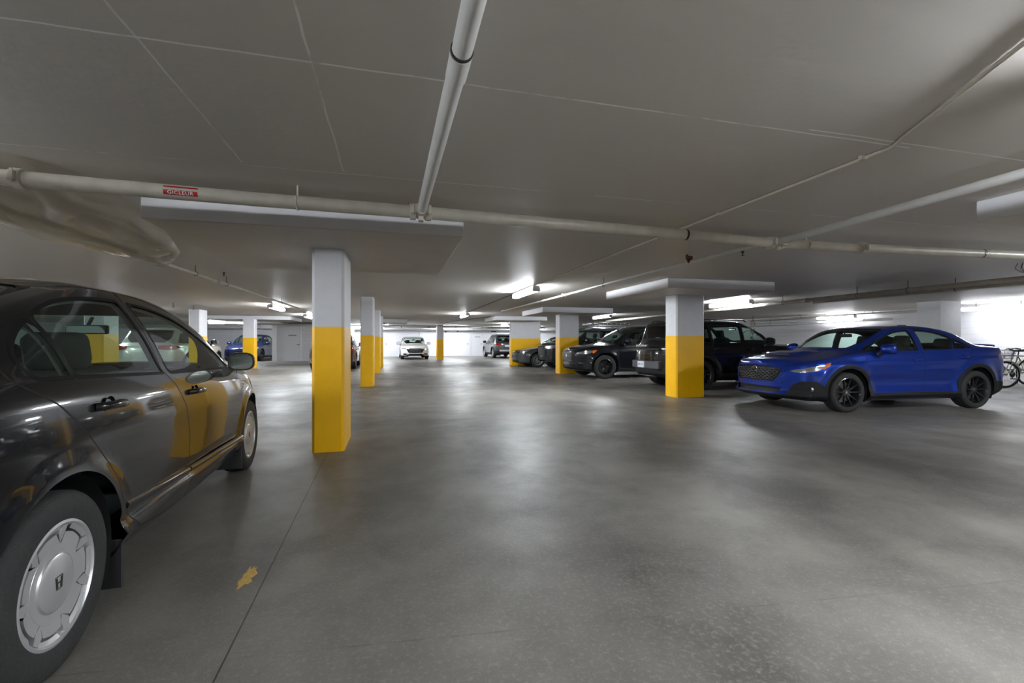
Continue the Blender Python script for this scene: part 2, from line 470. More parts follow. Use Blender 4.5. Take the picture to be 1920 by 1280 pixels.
lamp(10.2, 33.9, 'added fill lamp in front of the far wall right of the grey crossover', 2.4, 2.24, along='x')  # last of the row added for far wall brightness
lamp(-10.5, 6.0, 'added fill lamp for the bay beyond the black sedan')  # added out of view to light what shows through the sedan windows
lamp(-10.5, 13.0, 'added fill lamp over the left bay, second from the camera')  # added to brighten the left bay
lamp(-15.5, 10.0, 'added fill lamp far to the left, nearer one')  # extra fixture added to light the far left side
lamp(-15.5, 22.0, 'added fill lamp far to the left, farther one')  # added like the nearer one, to brighten the far left
lamp(-6.2, 4.7, 'added fill lamp above the black sedan outside the picture', 1.4)  # unseen, added to light the dark area left of the sedan
lamp(-9.5, 18.5, 'lamp over the silver crossover on the left', 1.6)
lamp(-3.6, -3.0, 'added fill lamp behind the camera on the left')  # extra unseen fixture, added for more light near the camera
lamp(9.3, -2.5, 'added fill lamp right of the camera')  # also an extra, added off to the side for brightness
lamp(-0.4, -3.2, 'added fill lamp straight behind the camera')  # added to brighten the front of the nearest column

# ================================================================== cars
def paint(name, color, metal=0.0, rough=0.28, flake=0.0):
    m = mat(name, color, rough, metal, coat=1.0, spec=0.15)
    m.node_tree.nodes['Principled BSDF'].inputs['Coat IOR'].default_value = 1.42
    if flake:
        g = NT(m); tc = g.new('ShaderNodeTexCoord')
        vor = g.new('ShaderNodeTexVoronoi'); vor.inputs['Scale'].default_value = 900
        g.put(vor.inputs['Vector'], tc.outputs['Object'])
        g.put(g.b.inputs['Base Color'], g.mix(g.rng(vor.outputs['Distance'], 0.0, 0.5, flake, 0), (*color, 1), (*[min(1, c * 2.2 + .02) for c in color], 1)))
    return m
def glass_mat(name, tint, refl=1.0):
    m = bpy.data.materials.new(name); m.use_nodes = True; nt = m.node_tree
    for n in list(nt.nodes): nt.nodes.remove(n)
    out = nt.nodes.new('ShaderNodeOutputMaterial'); mx = nt.nodes.new('ShaderNodeMixShader')
    tr = nt.nodes.new('ShaderNodeBsdfTransparent'); tr.inputs[0].default_value = (*tint, 1)
    gl = nt.nodes.new('ShaderNodeBsdfGlossy'); gl.inputs['Roughness'].default_value = 0.02
    gl.inputs[0].default_value = (refl, refl, refl, 1)
    fr = nt.nodes.new('ShaderNodeFresnel'); fr.inputs['IOR'].default_value = 1.5
    ge = nt.nodes.new('ShaderNodeNewGeometry'); mr = nt.nodes.new('ShaderNodeMapRange')
    mr.inputs['To Min'].default_value = 1.5; mr.inputs['To Max'].default_value = 1 / 1.5
    nt.links.new(ge.outputs['Backfacing'], mr.inputs['Value']); nt.links.new(mr.outputs['Result'], fr.inputs['IOR'])
    nt.links.new(fr.outputs[0], mx.inputs[0]); nt.links.new(tr.outputs[0], mx.inputs[1]); nt.links.new(gl.outputs[0], mx.inputs[2])
    nt.links.new(mx.outputs[0], out.inputs[0])
    return m
G_clear = glass_mat('green_tinted_glass', (0.74, 0.88, 0.82))
G_dark = glass_mat('dark_privacy_glass', (0.10, 0.12, 0.11))
G_lens = glass_mat('lamp_lens_glass', (0.85, 0.87, 0.9))
P_black = paint('gloss_black_paint', (0.006, 0.006, 0.0075), 0.0, 0.22)
P_black2 = paint('black_crossover_paint', (0.008, 0.009, 0.012), 0.0, 0.25)
P_blue = paint('bright_blue_paint', (0.005, 0.032, 0.28), 0.5, 0.3, 0.5)
P_navy = paint('navy_paint', (0.01, 0.018, 0.07), 0.3, 0.3)
P_white = paint('white_car_paint', (0.72, 0.72, 0.72), 0, 0.3)
P_grey = paint('dark_grey_metallic_paint', (0.05, 0.05, 0.055), 0.5, 0.3)
P_mgrey = paint('mid_grey_metallic_paint', (0.075, 0.08, 0.085), 0.4, 0.3)
P_silver = paint('pale_silver_paint', (0.55, 0.54, 0.50), 0.3, 0.3)
P_brown = paint('dark_red_brown_paint', (0.045, 0.012, 0.008), 0.3, 0.3)
M_rubber = mat('tyre_rubber', (0.022, 0.022, 0.022), 0.75, bump=0.35, bscale=90, var=0.15, vscale=12)
M_plast = mat('black_plastic_trim', (0.018, 0.018, 0.019), 0.5)
M_clad = mat('textured_black_cladding', (0.012, 0.012, 0.013), 0.62, spec=0.3, bump=0.3, bscale=200)
M_seal = mat('window_seal_rubber', (0.006, 0.006, 0.006), 0.55, spec=0.2)
M_gap = mat('panel_gap_shadow_black', (0.003, 0.003, 0.003), 0.8)
M_chrome = mat('bright_chrome', (0.75, 0.75, 0.76), 0.08, 1.0)
M_alloy = mat('silver_alloy', (0.62, 0.63, 0.64), 0.3, 0.6)
M_alloyd = mat('black_alloy', (0.035, 0.035, 0.038), 0.25, 0.5, coat=0.5)
M_inner = mat('interior_dark_trim', (0.012, 0.012, 0.013), 0.75)
M_liner = mat('grey_headliner', (0.06, 0.06, 0.06), 0.85)
M_seat = mat('dark_seat_fabric', (0.022, 0.025, 0.027), 0.85, bump=0.2, bscale=250)
M_tail = mat('red_tail_lens', (0.30, 0.008, 0.008), 0.12, coat=1)
M_amber = mat('amber_marker_lens', (0.75, 0.17, 0.02), 0.15, coat=1)
M_refl = mat('headlamp_reflector', (0.55, 0.56, 0.58), 0.18, 0.9)
M_grille = mat('dark_grille_mesh', (0.008, 0.008, 0.009), 0.55, spec=0.25)
M_plate = mat('number_plate_white', hexc('d7dde6'), 0.45)
M_plateb = mat('plate_blue_lettering', hexc('1f3f86'), 0.5)
M_mirror = mat('mirror_glass', (0.75, 0.85, 0.82), 0.03, 1.0)
M_disc = mat('brake_disc_steel', (0.25, 0.24, 0.23), 0.4, 0.9)

def hermite(pts, x):
    """monotone cubic (pchip) interpolation, numpy"""
    p = sorted(pts); X = np.array([a for a, b in p], float); Y = np.array([b for a, b in p], float)
    x = np.clip(np.asarray(x, float), X[0], X[-1])
    h = np.diff(X); d = np.diff(Y) / h
    m = np.zeros(len(X))
    if len(X) > 2:
        for i in range(1, len(X) - 1):
            if d[i - 1] * d[i] > 0:
                w1 = 2 * h[i] + h[i - 1]; w2 = h[i] + 2 * h[i - 1]
                m[i] = (w1 + w2) / (w1 / d[i - 1] + w2 / d[i])
    m[0] = d[0]; m[-1] = d[-1]
    i = np.clip(np.searchsorted(X, x) - 1, 0, len(X) - 2)
    t = (x - X[i]) / h[i]
    return ((2 * t**3 - 3 * t**2 + 1) * Y[i] + (t**3 - 2 * t**2 + t) * h[i] * m[i] + (-2 * t**3 + 3 * t**2) * Y[i + 1] + (t**3 - t**2) * h[i] * m[i + 1])
def catmull(P, n):
    P = [np.array(p, float) for p in P]
    Q = [2 * P[0] - P[1]] + P + [2 * P[-1] - P[-2]]
    out = []
    for i in range(1, len(Q) - 2):
        for k in range(n):
            t = k / n
            out.append(0.5 * ((2 * Q[i]) + (-Q[i - 1] + Q[i + 1]) * t + (2 * Q[i - 1] - 5 * Q[i] + 4 * Q[i + 1] - Q[i + 2]) * t * t + (-Q[i - 1] + 3 * Q[i] - 3 * Q[i + 1] + Q[i + 2]) * t**3))
    out.append(P[-1]); return np.array(out)
def sstep(x, a, b):
    t = np.clip((x - a) / (b - a), 0, 1); return t * t * (3 - 2 * t)

# attribute columns of a surface vertex
AX, AY, AZ, AS, ASR, AW, AXE, NX, NY, NZ = range(10)

class Surf:
    """half of a car skin: analytic grid, then regions cut out of it along signed-distance fields"""
    def __init__(s, sp, ds=0.035):
        s.sp = sp
        pl = catmull(sp['plan'], 24)
        seg = np.hypot(*np.diff(pl, axis=0).T); cum = np.concatenate([[0], np.cumsum(seg)]); tot = cum[-1]
        n = int(tot / ds)
        ss = np.linspace(0, tot, n + 1)
        ox = np.interp(ss, cum, pl[:, 0]); oy = np.interp(ss, cum, pl[:, 1])
        tx = np.gradient(ox, ss); ty = np.gradient(oy, ss)
        k = np.array([1, 2, 3, 2, 1.]) / 9
        def sm(a, odd):
            e = np.concatenate([(-a[2:0:-1] if odd else a[2:0:-1]), a, (-a[-2:-4:-1] if odd else a[-2:-4:-1])]); return np.convolve(e, k, 'valid')
        tx, ty = sm(tx, True), sm(ty, False)
        L = np.hypot(tx, ty); nx, ny = -ty / L * -1, tx / L * -1   # outward: left side +y
        # heading from front (+x) along the left side to the rear: tangent (tx,ty); outward normal = (ty,-tx)
        nx, ny = ty / L, -tx / L
        s.n = n; cols = n + 1
        zb = hermite(sp['bot'], ox); zB = hermite(sp['belt'], ox)
        vs = np.array(sorted(set(np.round(np.concatenate([np.linspace(0, 1, sp.get('nv', 22)), [v for v, _ in sp['side']]]), 3))))
        dside = hermite(sp['side'], vs); dfront = hermite(sp['front'], vs); drear = hermite(sp['rear'], vs)
        rows = []
        def row(x, y, z, w, xe):
            rows.append(np.stack([x, np.maximum(y, 0), z, ss, tot - ss, w * np.ones(cols), xe], 1))
        for i, v in enumerate(vs):
            f2 = nx**2; s2 = ny**2
            de = np.where(nx > 0, dfront[i], drear[i])
            d = dside[i] * s2 + de * f2
            z = zb + (zB - zb) * v
            if 'bump' in sp: d = d + sp['bump'](ox, z, nx, ny, v, ss, tot)
            row(ox + nx * d, oy + ny * d, z, -1 + v, ox)
            if i == len(vs) - 1: bx, by, bz = ox + nx * d, np.maximum(oy + ny * d, 0), z
        # underside
        r0 = rows[0].copy()
        under = []
        for k_ in (0.0, 0.55):
            r = r0.copy(); r[:, AY] *= k_; r[:, AW] = -1.2 + 0.1 * k_; under.append(r)
        nw = sp.get('nw', 26)
        ws = np.linspace(0, 1, nw)[1:]
        c = hermite(sp['top'], bx) - bz
        tum = sp['tumble']
        def prof(cc, yb):
            yr = np.maximum(yb - tum * cc - 0.02, yb * 0.3)
            g = [(0, yb, 0 * cc), (.08, yb - .018, .07 * cc), (.25, (yb - .018) * .53 + yr * .47 + .014, .46 * cc), (.45, yr, .85 * cc), (.53, yr - .045, .925 * cc), (.62, yr - .13, .965 * cc), (.8, yr * .45, .993 * cc), (1, 0 * yb, cc)]
            return g
        W0 = [0, .08, .25, .45, .53, .62, .8, 1]
        hoody = [1, .97, .88, .74, .64, .53, .27, 0]
        xm = sp['xmid']; kap = sp.get('kappa', .12)
        Yg = np.stack([p[1] for p in prof(c, by)]); 
        gb = sstep(c, .10, .38)
        Yh = np.stack([by * h for h in hoody])
        Yk = Yh * (1 - gb) + Yg * gb
        for w in ws:
            j = max(i for i in range(len(W0)) if W0[i] <= w + 1e-9); j = min(j, len(W0) - 2)
            t = (w - W0[j]) / (W0[j + 1] - W0[j])
            # catmull along w for smoothness
            def cr(A):
                a0 = A[j - 1] if j > 0 else 2 * A[0] - A[1]; a3 = A[j + 2] if j + 2 < len(W0) else 2 * A[-1] - A[-2]
                if j == 0: a0 = A[0]
                a1, a2 = A[j], A[j + 1]
                m1 = (a2 - a0) / 2; m2 = (a3 - a1) / 2
                lin = a1 + (a2 - a1) * t
                cu = (2 * t**3 - 3 * t**2 + 1) * a1 + (t**3 - 2 * t**2 + t) * m1 + (-2 * t**3 + 3 * t**2) * a2 + (t**3 - t**2) * m2
                return 0.5 * lin + 0.5 * cu if j == 0 else cu
            y = np.clip(cr(Yk), 0, None)
            sg = np.where(bx > xm, 1.0, -1.0)
            xe = bx + sg * kap * (y / np.maximum(by, .05))**2 * sstep(np.abs(bx - xm), 0.2, 0.7)
            ce = np.maximum(hermite(sp['top'], xe) - bz, 0.0)
            ce = np.where(by < .02, 0, ce)
            Zg = np.stack([0 * ce, .07 * ce, .46 * ce, .85 * ce, .925 * ce, .965 * ce, .993 * ce, ce])
            hz = [0, .12, .36, .62, .75, .86, .97, 1]
            Zh = np.stack([ce * h for h in hz])
            z = bz + cr(Zh * (1 - gb) + Zg * gb)
            if 'topbump' in sp: z = z + sp['topbump'](bx, y, w)
            row(bx, y, z, w, xe)
        rows = under + rows
        R = np.stack(rows)            # rows x cols x attr
        nr = R.shape[0]
        P = R[:, :, :3]
        # smooth normals from the full grid
        du = np.zeros_like(P); dv = np.zeros_like(P)
        du[:, 1:-1] = P[:, 2:] - P[:, :-2]; du[:, 0] = P[:, 1] - P[:, 0]; du[:, -1] = P[:, -1] - P[:, -2]
        dv[1:-1] = P[2:] - P[:-2]; dv[0] = P[1] - P[0]; dv[-1] = P[-1] - P[-2]
        N = np.cross(du, dv)
        # symmetric seams
        N[:, 0, 1] = 0; N[:, -1, 1] = 0; N[-1, :, 1] = 0; N[0, :, 1] = 0
        ln = np.linalg.norm(N, axis=2, keepdims=True)
        # fallback normals at poles
        fb = np.zeros_like(N); fb[:, :, 2] = np.where(R[:, :, AW] > .0, 1, -0.2); fb[:, 0, 0] = 1.0; fb[:, -1, 0] = -1.0
        N = np.where(ln > 1e-7, N / np.maximum(ln, 1e-9), fb)
        # crease between underside and sill
        s.V = [tuple(a) for a in np.concatenate([R, N], axis=2).reshape(-1, 10)]
        s.F = []; s.T = []; s.Z = []
        for r in range(nr - 1):
            zone = 0 if r < 2 else (1 if rows[r + 1][0, AW] <= 0.0 else 2)
            for c_ in range(cols - 1):
                a = r * cols + c_
                s.F.append((a, a + 1, a + cols + 1, a + cols)); s.T.append('body'); s.Z.append(zone)
        s.tot = tot
    def arr(s): return np.array(s.V)
    def cut(s, f, tag, src=('body',), pred=None):
        A = s.arr(); f = np.array(f(A), float); f[np.abs(f) < 2e-4] = 0.0
        f = list(f); cache = {}
        nF, nT, nZ = [], [], []
        for F, T, Z in zip(s.F, s.T, s.Z):
            if T not in src or (pred and not pred(Z)):
                nF.append(F); nT.append(T); nZ.append(Z); continue
            fv = [f[i] for i in F]
            if min(fv) >= 0: nF.append(F); nT.append(tag); nZ.append(Z); continue
            if max(fv) <= 0: nF.append(F); nT.append(T); nZ.append(Z); continue
            ins, out = [], []
            m = len(F)
            for k in range(m):
                a, b = F[k], F[(k + 1) % m]; fa, fb = f[a], f[b]
                if fa >= 0: ins.append(a)
                if fa <= 0: out.append(a)
                if fa * fb < 0:
                    key = (a, b) if a < b else (b, a)
                    if key not in cache:
                        t = fa / (fa - fb); va, vb = s.V[a], s.V[b]
                        s.V.append(tuple(x + (y - x) * t for x, y in zip(va, vb))); f.append(0.0)
                        cache[key] = len(s.V) - 1
                    ins.append(cache[key]); out.append(cache[key])
            if len(ins) > 2: nF.append(tuple(ins)); nT.append(tag); nZ.append(Z)
            if len(out) > 2: nF.append(tuple(out)); nT.append(T); nZ.append(Z)
        s.F, s.T, s.Z = nF, nT, nZ
    def sel(s, *tags): return [i for i, t in enumerate(s.T) if t in tags]

def sdf(poly, a, b, r=0.0):
    """signed distance (positive inside) to a polygon in attribute plane a,b"""
    Q = np.array(poly, float)
    def f(A):
        px, py = A[:, a], A[:, b]
        best = np.full(len(px), 1e9); ins = np.zeros(len(px), bool)
        n = len(Q)
        for i in range(n):
            x0, y0 = Q[i]; x1, y1 = Q[(i + 1) % n]
            ex, ey = x1 - x0, y1 - y0; L = ex * ex + ey * ey
            if L < 1e-12: continue
            t = np.clip(((px - x0) * ex + (py - y0) * ey) / L, 0, 1)
            best = np.minimum(best, np.hypot(px - x0 - t * ex, py - y0 - t * ey))
            c = ((y0 > py) != (y1 > py))
            with np.errstate(divide='ignore', invalid='ignore'):
                xi = (x1 - x0) * (py - y0) / (y1 - y0 + 1e-15) + x0
            ins ^= (c & (px < xi))
        return np.where(ins, best, -best) - r
    return f
def circ(cx, cz, r):
    return lambda A: r - np.hypot(A[:, AX] - cx, A[:, AZ] - cz)
def smooth_poly(pts, n=5):
    """closed catmull through points; repeat a point to keep a corner"""
    P = [np.array(p, float) for p in pts]; m = len(P); out = []
    for i in range(m):
        a, b, c, d = P[i - 1], P[i], P[(i + 1) % m], P[(i + 2) % m]
        if np.allclose(b, c): continue
        for k in range(n):
            t = k / n
            out.append(tuple(0.5 * ((2 * b) + (-a + c) * t + (2 * a - 5 * b + 4 * c - d) * t * t + (-a + 3 * b - 3 * c + d) * t**3)))
    return out

def emit(s, name, tags, m, parent, side=0, off=0.0, wall=0.0, label=None, flip=False, zones=None, zmin=None, gapmat=None):
    """side 0: both halves in one mesh; +1 left, -1 right. off moves along the normal; wall > 0 adds a rim of that depth inward"""
    if gapmat: tags = tuple(tags) + ('gap',)
    idx = [i for i in s.sel(*tags) if (zones is None or s.Z[i] in zones)]
    gapf = []
    if zmin is not None: idx = [i for i in idx if min(s.V[v][AZ] for v in s.F[i]) > zmin]
    if not idx: return None
    verts, faces, norms = [], [], []
    for sy in ((1, -1) if side == 0 else (side,)):
        mp = {}
        ecount = {}
        for i in idx:
            F = s.F[i]
            ids = []
            for v in F:
                if v not in mp:
                    V = s.V[v]; n = V[NX:NZ + 1]; L = math.sqrt(sum(q * q for q in n)) or 1
                    n = [q / L for q in n]
                    mp[v] = len(verts)
                    yy = V[AY] + n[1] * off
                    if abs(V[AY]) < 1e-5: yy = 0.0
                    verts.append((V[AX] + n[0] * off, sy * yy, V[AZ] + n[2] * off)); norms.append((n[0], sy * n[1], n[2]))
                ids.append(mp[v])
            # drop degenerate
            q = []
            for a in ids:
                if not q or (Vector(verts[a]) - Vector(verts[q[-1]])).length > 1e-6: q.append(a)
            if len(q) > 1 and (Vector(verts[q[0]]) - Vector(verts[q[-1]])).length < 1e-6: q.pop()
            if len(q) < 3: continue
            if sy < 0: q = q[::-1]
            faces.append((q, True)); gapf.append(len(faces) - 1) if s.T[i] == 'gap' else None
            for k in range(len(q)):
                a, b = q[k], q[(k + 1) % len(q)]
                if (b, a) in ecount: ecount[(b, a)] = None
                else: ecount[(a, b)] = 1
        if wall:
            dup = {}
            for (a, b), c in list(ecount.items()):
                if c is None: continue
                if abs(verts[a][1]) < 1e-4 and abs(verts[b][1]) < 1e-4: continue
                for v in (a, b):
                    if v not in dup:
                        n = norms[v]; dup[v] = len(verts)
                        verts.append(tuple(verts[v][k] - n[k] * wall for k in range(3))); norms.append(n)
                faces.append(([b, a, dup[a], dup[b]], False))
    me = bpy.data.meshes.new(name)
    me.from_pydata(verts, [], [f for f, _ in faces])
    me.update()
    sm = [x for _, x in faces]
    ln = []
    for p, ok in zip(me.polygons, sm):
        p.use_smooth = True
        pn = p.normal
        for v in p.vertices:
            if ok:
                n = Vector(norms[v])
                if n.dot(pn) < 0: n = -n
                ln.append(n)
            else: ln.append(pn.copy())
    try: me.normals_split_custom_set([tuple(n) for n in ln])
    except Exception as e: print('normals', e)
    me.materials.append(m)
    if gapmat:
        me.materials.append(gapmat)
        for i in gapf: me.polygons[i].material_index = 1
    o = bpy.data.objects.new(name, me); COL.objects.link(o); o.parent = parent
    if label: o['label'] = label
    return o
def emit_loose(s, name, tags, m, parent, **k):
    """one object per connected patch"""
    idx = s.sel(*tags)
    if not idx: return
    for sd in ((1, -1) if k.get('side', 0) == 0 else (k['side'],)):
        par = {}
        def find(a):
            while par.setdefault(a, a) != a: par[a] = par[par[a]]; a = par[a]
            return a
        for i in idx:
            F = s.F[i]
            for v in F[1:]: par[find(v)] = find(F[0])
        grp = {}
        for i in idx: grp.setdefault(find(s.F[i][0]), []).append(i)
        for g_ in grp.values():
            ctr = min(abs(s.V[v][AY]) for i in g_ for v in s.F[i]) < 1e-4
            if ctr and sd < 0 and k.get('side', 0) == 0: continue
            old = list(s.T)
            for i in idx: s.T[i] = '_hold'
            for i in g_: s.T[i] = '_go'
            kk = dict(k); kk['side'] = 0 if (ctr and k.get('side', 0) == 0) else sd
            if len(g_) > 3: emit(s, name, ('_go',), m, parent, **kk)
            s.T = old

# ------------------------------------------------------------------ wheels
def tyre_mesh(R, W, rr, n=72, tread=True):
    bm = BM(); h = W / 2
    prof = [(rr - .004, -h * .80), (rr + .008, -h * .93), (rr + (R - rr) * .45, -h * 1.0), (R - .035, -h * .97), (R - .016, -h * .90), (R - .005, -h * .78)]
    g = []
    if tread:
        for c in (-.45, 0.0, .45):
            g += [(R, (c - .05) * h), (R - .009, (c - .035) * h), (R - .009, (c + .035) * h), (R, (c + .05) * h)]
    prof = prof + [(R - .001, -h * .68)] + g + [(R - .001, h * .68)] + [(r, -o) for r, o in prof[::-1]]
    lathe(bm, prof, n, 'y')
    return bm
def spoke(bm, a, r0, r1, w0, w1, y0, y1, th, off=0.0, twist=0.0, mi=0):
    """a spoke from radius r0 to r1 at angle a; outer face at y0 (hub) to y1 (rim)"""
    d = Vector((math.cos(a), 0, math.sin(a))); t = Vector((-math.sin(a), 0, math.cos(a)))
    vs = []
    for (r, w, y, o) in ((r0, w0, y0, off), ((r0 + r1) / 2, (w0 + w1) / 2, (y0 + y1) / 2 + .008, off + twist * .5), (r1, w1, y1, off + twist)):
        for sx, yy in ((-1, y - th), (-.75, y), (.75, y), (1, y - th)):
            vs.append(bm.verts.new(d * r + t * (sx * w / 2 + o) + Vector((0, yy, 0))))
    for k in range(2):
        b = k * 4
        for i in range(4):
            j = (i + 1) % 4
            f = bm.faces.new((vs[b + i], vs[b + j], vs[b + 4 + j], vs[b + 4 + i])); f.material_index = mi
    bm.faces.new(vs[0:4][::-1]); bm.faces.new(vs[8:12])
def rim_mesh(R, W, style):
    """outer face towards +y at about y=+W/2"""
    bm = BM(); h = W / 2
    lathe(bm, [(R + .004, h * .82), (R + .006, h * .90), (R - .004, h * .93), (R - .012, h * .84), (R - .022, h * .35), (R - .028, -h * .2), (R - .03, -h * .75), (R + .0, -h * .8)], 72, 'y')
    if style == 'ten':
        for k in range(5):
            for o in (-.29, .29):
                spoke(bm, 2 * PI * k / 5 + PI / 2 + o, .05, R - .01, .030, .016, h * .52, h * .80, .03)
        lathe(bm, [(.0, h * .56), (.055, h * .56), (.066, h * .44), (.066, -h * .1)], 40, 'y')
    elif style == 'twin':
        for k in range(5):
            for o in (-.115, .115):
                spoke(bm, 2 * PI * k / 5 + PI / 2 + o, .045, R - .01, .036, .026, h * .45, h * .82, .035, 0, 0.03 * (1 if o > 0 else -1))
        lathe(bm, [(.0, h * .5), (.05, h * .5), (.062, h * .4), (.062, -h * .1)], 40, 'y')
    elif style == 'multi':
        for k in range(10):
            spoke(bm, 2 * PI * k / 10 + PI / 2, .045, R - .008, .030, .024, h * .5, h * .84, .03)
        lathe(bm, [(.0, h * .55), (.05, h * .55), (.06, h * .42), (.06, -h * .1)], 40, 'y')
    elif style == 'petal':
        # brushed disc face with seven pinwheel petals and slanted openings near the rim
        lathe(bm, [(.097, h * .80), (.101, h * .75), (.132, h * .77), (.138, h * .70)], 84, 'y')
        n = 7
        for k in range(n):
            a0 = 2 * PI * k / n; a1 = a0 + 2 * PI / n
            def P(r, a, y): return Vector((r * math.cos(a), y, r * math.sin(a)))
            inner = [P(.128, a0 + (a1 - a0) * t, h * .76) for t in np.linspace(0.0, 1.0, 8)]
            outer = [P(.172 - .008 * abs(t - .4), a0 + (a1 - a0) * t, h * .80) for t in np.linspace(.08, .74, 8)]
            vi = [bm.verts.new(p) for p in inner]; vo = [bm.verts.new(p) for p in outer]
            lo = [bm.verts.new(p + Vector((0, -.03, 0))) for p in outer]
            for i in range(7):
                bm.faces.new((vi[i], vi[i + 1], vo[i + 1], vo[i])); bm.faces.new((vo[i], vo[i + 1], lo[i + 1], lo[i]))
            # blade linking petal to rim
            b = [P(.133, a0 + (a1 - a0) * .96, h * .77), P(.168, a0 + (a1 - a0) * .80, h * .82), P(R - .012, a0 + (a1 - a0) * .90, h * .86), P(R - .012, a0 + (a1 - a0) * 1.06, h * .86), P(.156, a0 + (a1 - a0) * 1.05, h * .78)]
            vb = [bm.verts.new(p) for p in b]; vl = [bm.verts.new(p + Vector((0, -.028, 0))) for p in b]
            bm.faces.new(vb)
            for i in range(5):
                j = (i + 1) % 5; bm.faces.new((vb[i], vb[j], vl[j], vl[i]))
            # slim outer ridge inside the rim
            o2 = [P(R - .026, a0 + (a1 - a0) * t, h * .78) for t in np.linspace(.22, .84, 6)]; o3 = [P(R - .010, a0 + (a1 - a0) * t, h * .86) for t in np.linspace(.20, .88, 6)]
            v2 = [bm.verts.new(p) for p in o2]; v3 = [bm.verts.new(p) for p in o3]
            for i in range(5): bm.faces.new((v2[i], v2[i + 1], v3[i + 1], v3[i]))
        lathe(bm, [(.0, h * .87), (.086, h * .86), (.096, h * .80), (.098, h * .70)], 84, 'y')
    return bm
_wheel = {}
def wheel(car, x, y, R, W, rr, style, rimmat, steer=0.0, badge=False, seg=72):
    key = (R, W, rr, style, rimmat.name)
    if key not in _wheel:
        bm = tyre_mesh(R, W, rr, seg); bmesh.ops.recalc_face_normals(bm, faces=bm.faces[:])
        a = bpy.data.meshes.new('wheel'); bm.to_mesh(a); bm.free(); a.materials.append(M_rubber)
        bm = rim_mesh(rr, W, style); bmesh.ops.recalc_face_normals(bm, faces=bm.faces[:])
        b = bpy.data.meshes.new('rim'); bm.to_mesh(b); bm.free(); b.materials.append(rimmat)
        for me in (a, b):
            for p in me.polygons: p.use_smooth = True
            me.set_sharp_from_angle(angle=math.radians(32))
        bm = BM(); lathe(bm, [(0, -W * .05), (rr * .72, -W * .05), (rr * .72, -W * .12), (0, -W * .12)], 40, 'y')
        lathe(bm, [(rr * .72, W * .0), (rr - .03, -W * .3), (0, -W * .3)], 40, 'y')
        c = bpy.data.meshes.new('brake_disc'); bm.to_mesh(c); bm.free(); c.materials.append(M_disc)
        bm = BM()
        for k in range(5):
            an = 2 * PI * k / 5 + .3
            tube(bm, [(.032 * math.cos(an) * 1.0, W * .18, .032 * math.sin(an)), (.032 * math.cos(an), W * .5 * .58, .032 * math.sin(an))], .006, 6)
        lathe(bm, [(0, W * .5 * .62), (.018, W * .5 * .62), (.022, W * .5 * .55)], 20, 'y')
        d = bpy.data.meshes.new('wheel_nuts'); bm.to_mesh(d); bm.free(); d.materials.append(M_chrome if style != 'petal' else rimmat)
        _wheel[key] = (a, b, c, d)
    a, b, c, d = _wheel[key]
    rz = steer if y > 0 else PI + steer
    o = bpy.data.objects.new('wheel', a); COL.objects.link(o); o.parent = car
    o.location = (x, y, R); o.rotation_euler = (0, 0, rz)
    for nm, me in (('rim', b), ('brake_disc', c), ('wheel_nuts', d)):
        if nm == 'wheel_nuts' and style == 'petal': continue
        q = bpy.data.objects.new(nm, me); COL.objects.link(q); q.parent = o
    if badge:
        h = W / 2 * .86 + .001
        bm = BM()
        def bar(p, q, w):
            p, q = Vector((p[0], 0, p[1])), Vector((q[0], 0, q[1])); dd = (q - p).normalized(); t = Vector((-dd.z, 0, dd.x)) * w / 2
            prism(bm, [(0, 0)], 0, 0) if False else None
            v = [bm.verts.new(p2 + Vector((0, yy, 0))) for yy in (h - .002, h + .0015) for p2 in (p - t, q - t, q + t, p + t)]
            for f in ((0, 1, 2, 3), (7, 6, 5, 4), (0, 4, 5, 1), (1, 5, 6, 2), (2, 6, 7, 3), (3, 7, 4, 0)): bm.faces.new([v[i] for i in f])
        bar((-.0125, .018), (-.0085, -.018), .005); bar((.0125, .018), (.0085, -.018), .005); bar((-.011, .0), (.011, .0), .005)
        fr = [(-.019, .022), (.019, .022), (.014, -.022), (-.014, -.022)]
        for i in range(4): bar(fr[i], fr[(i + 1) % 4], .0022)
        obj('wheel_emblem', bm, M_dark, o)
    return o

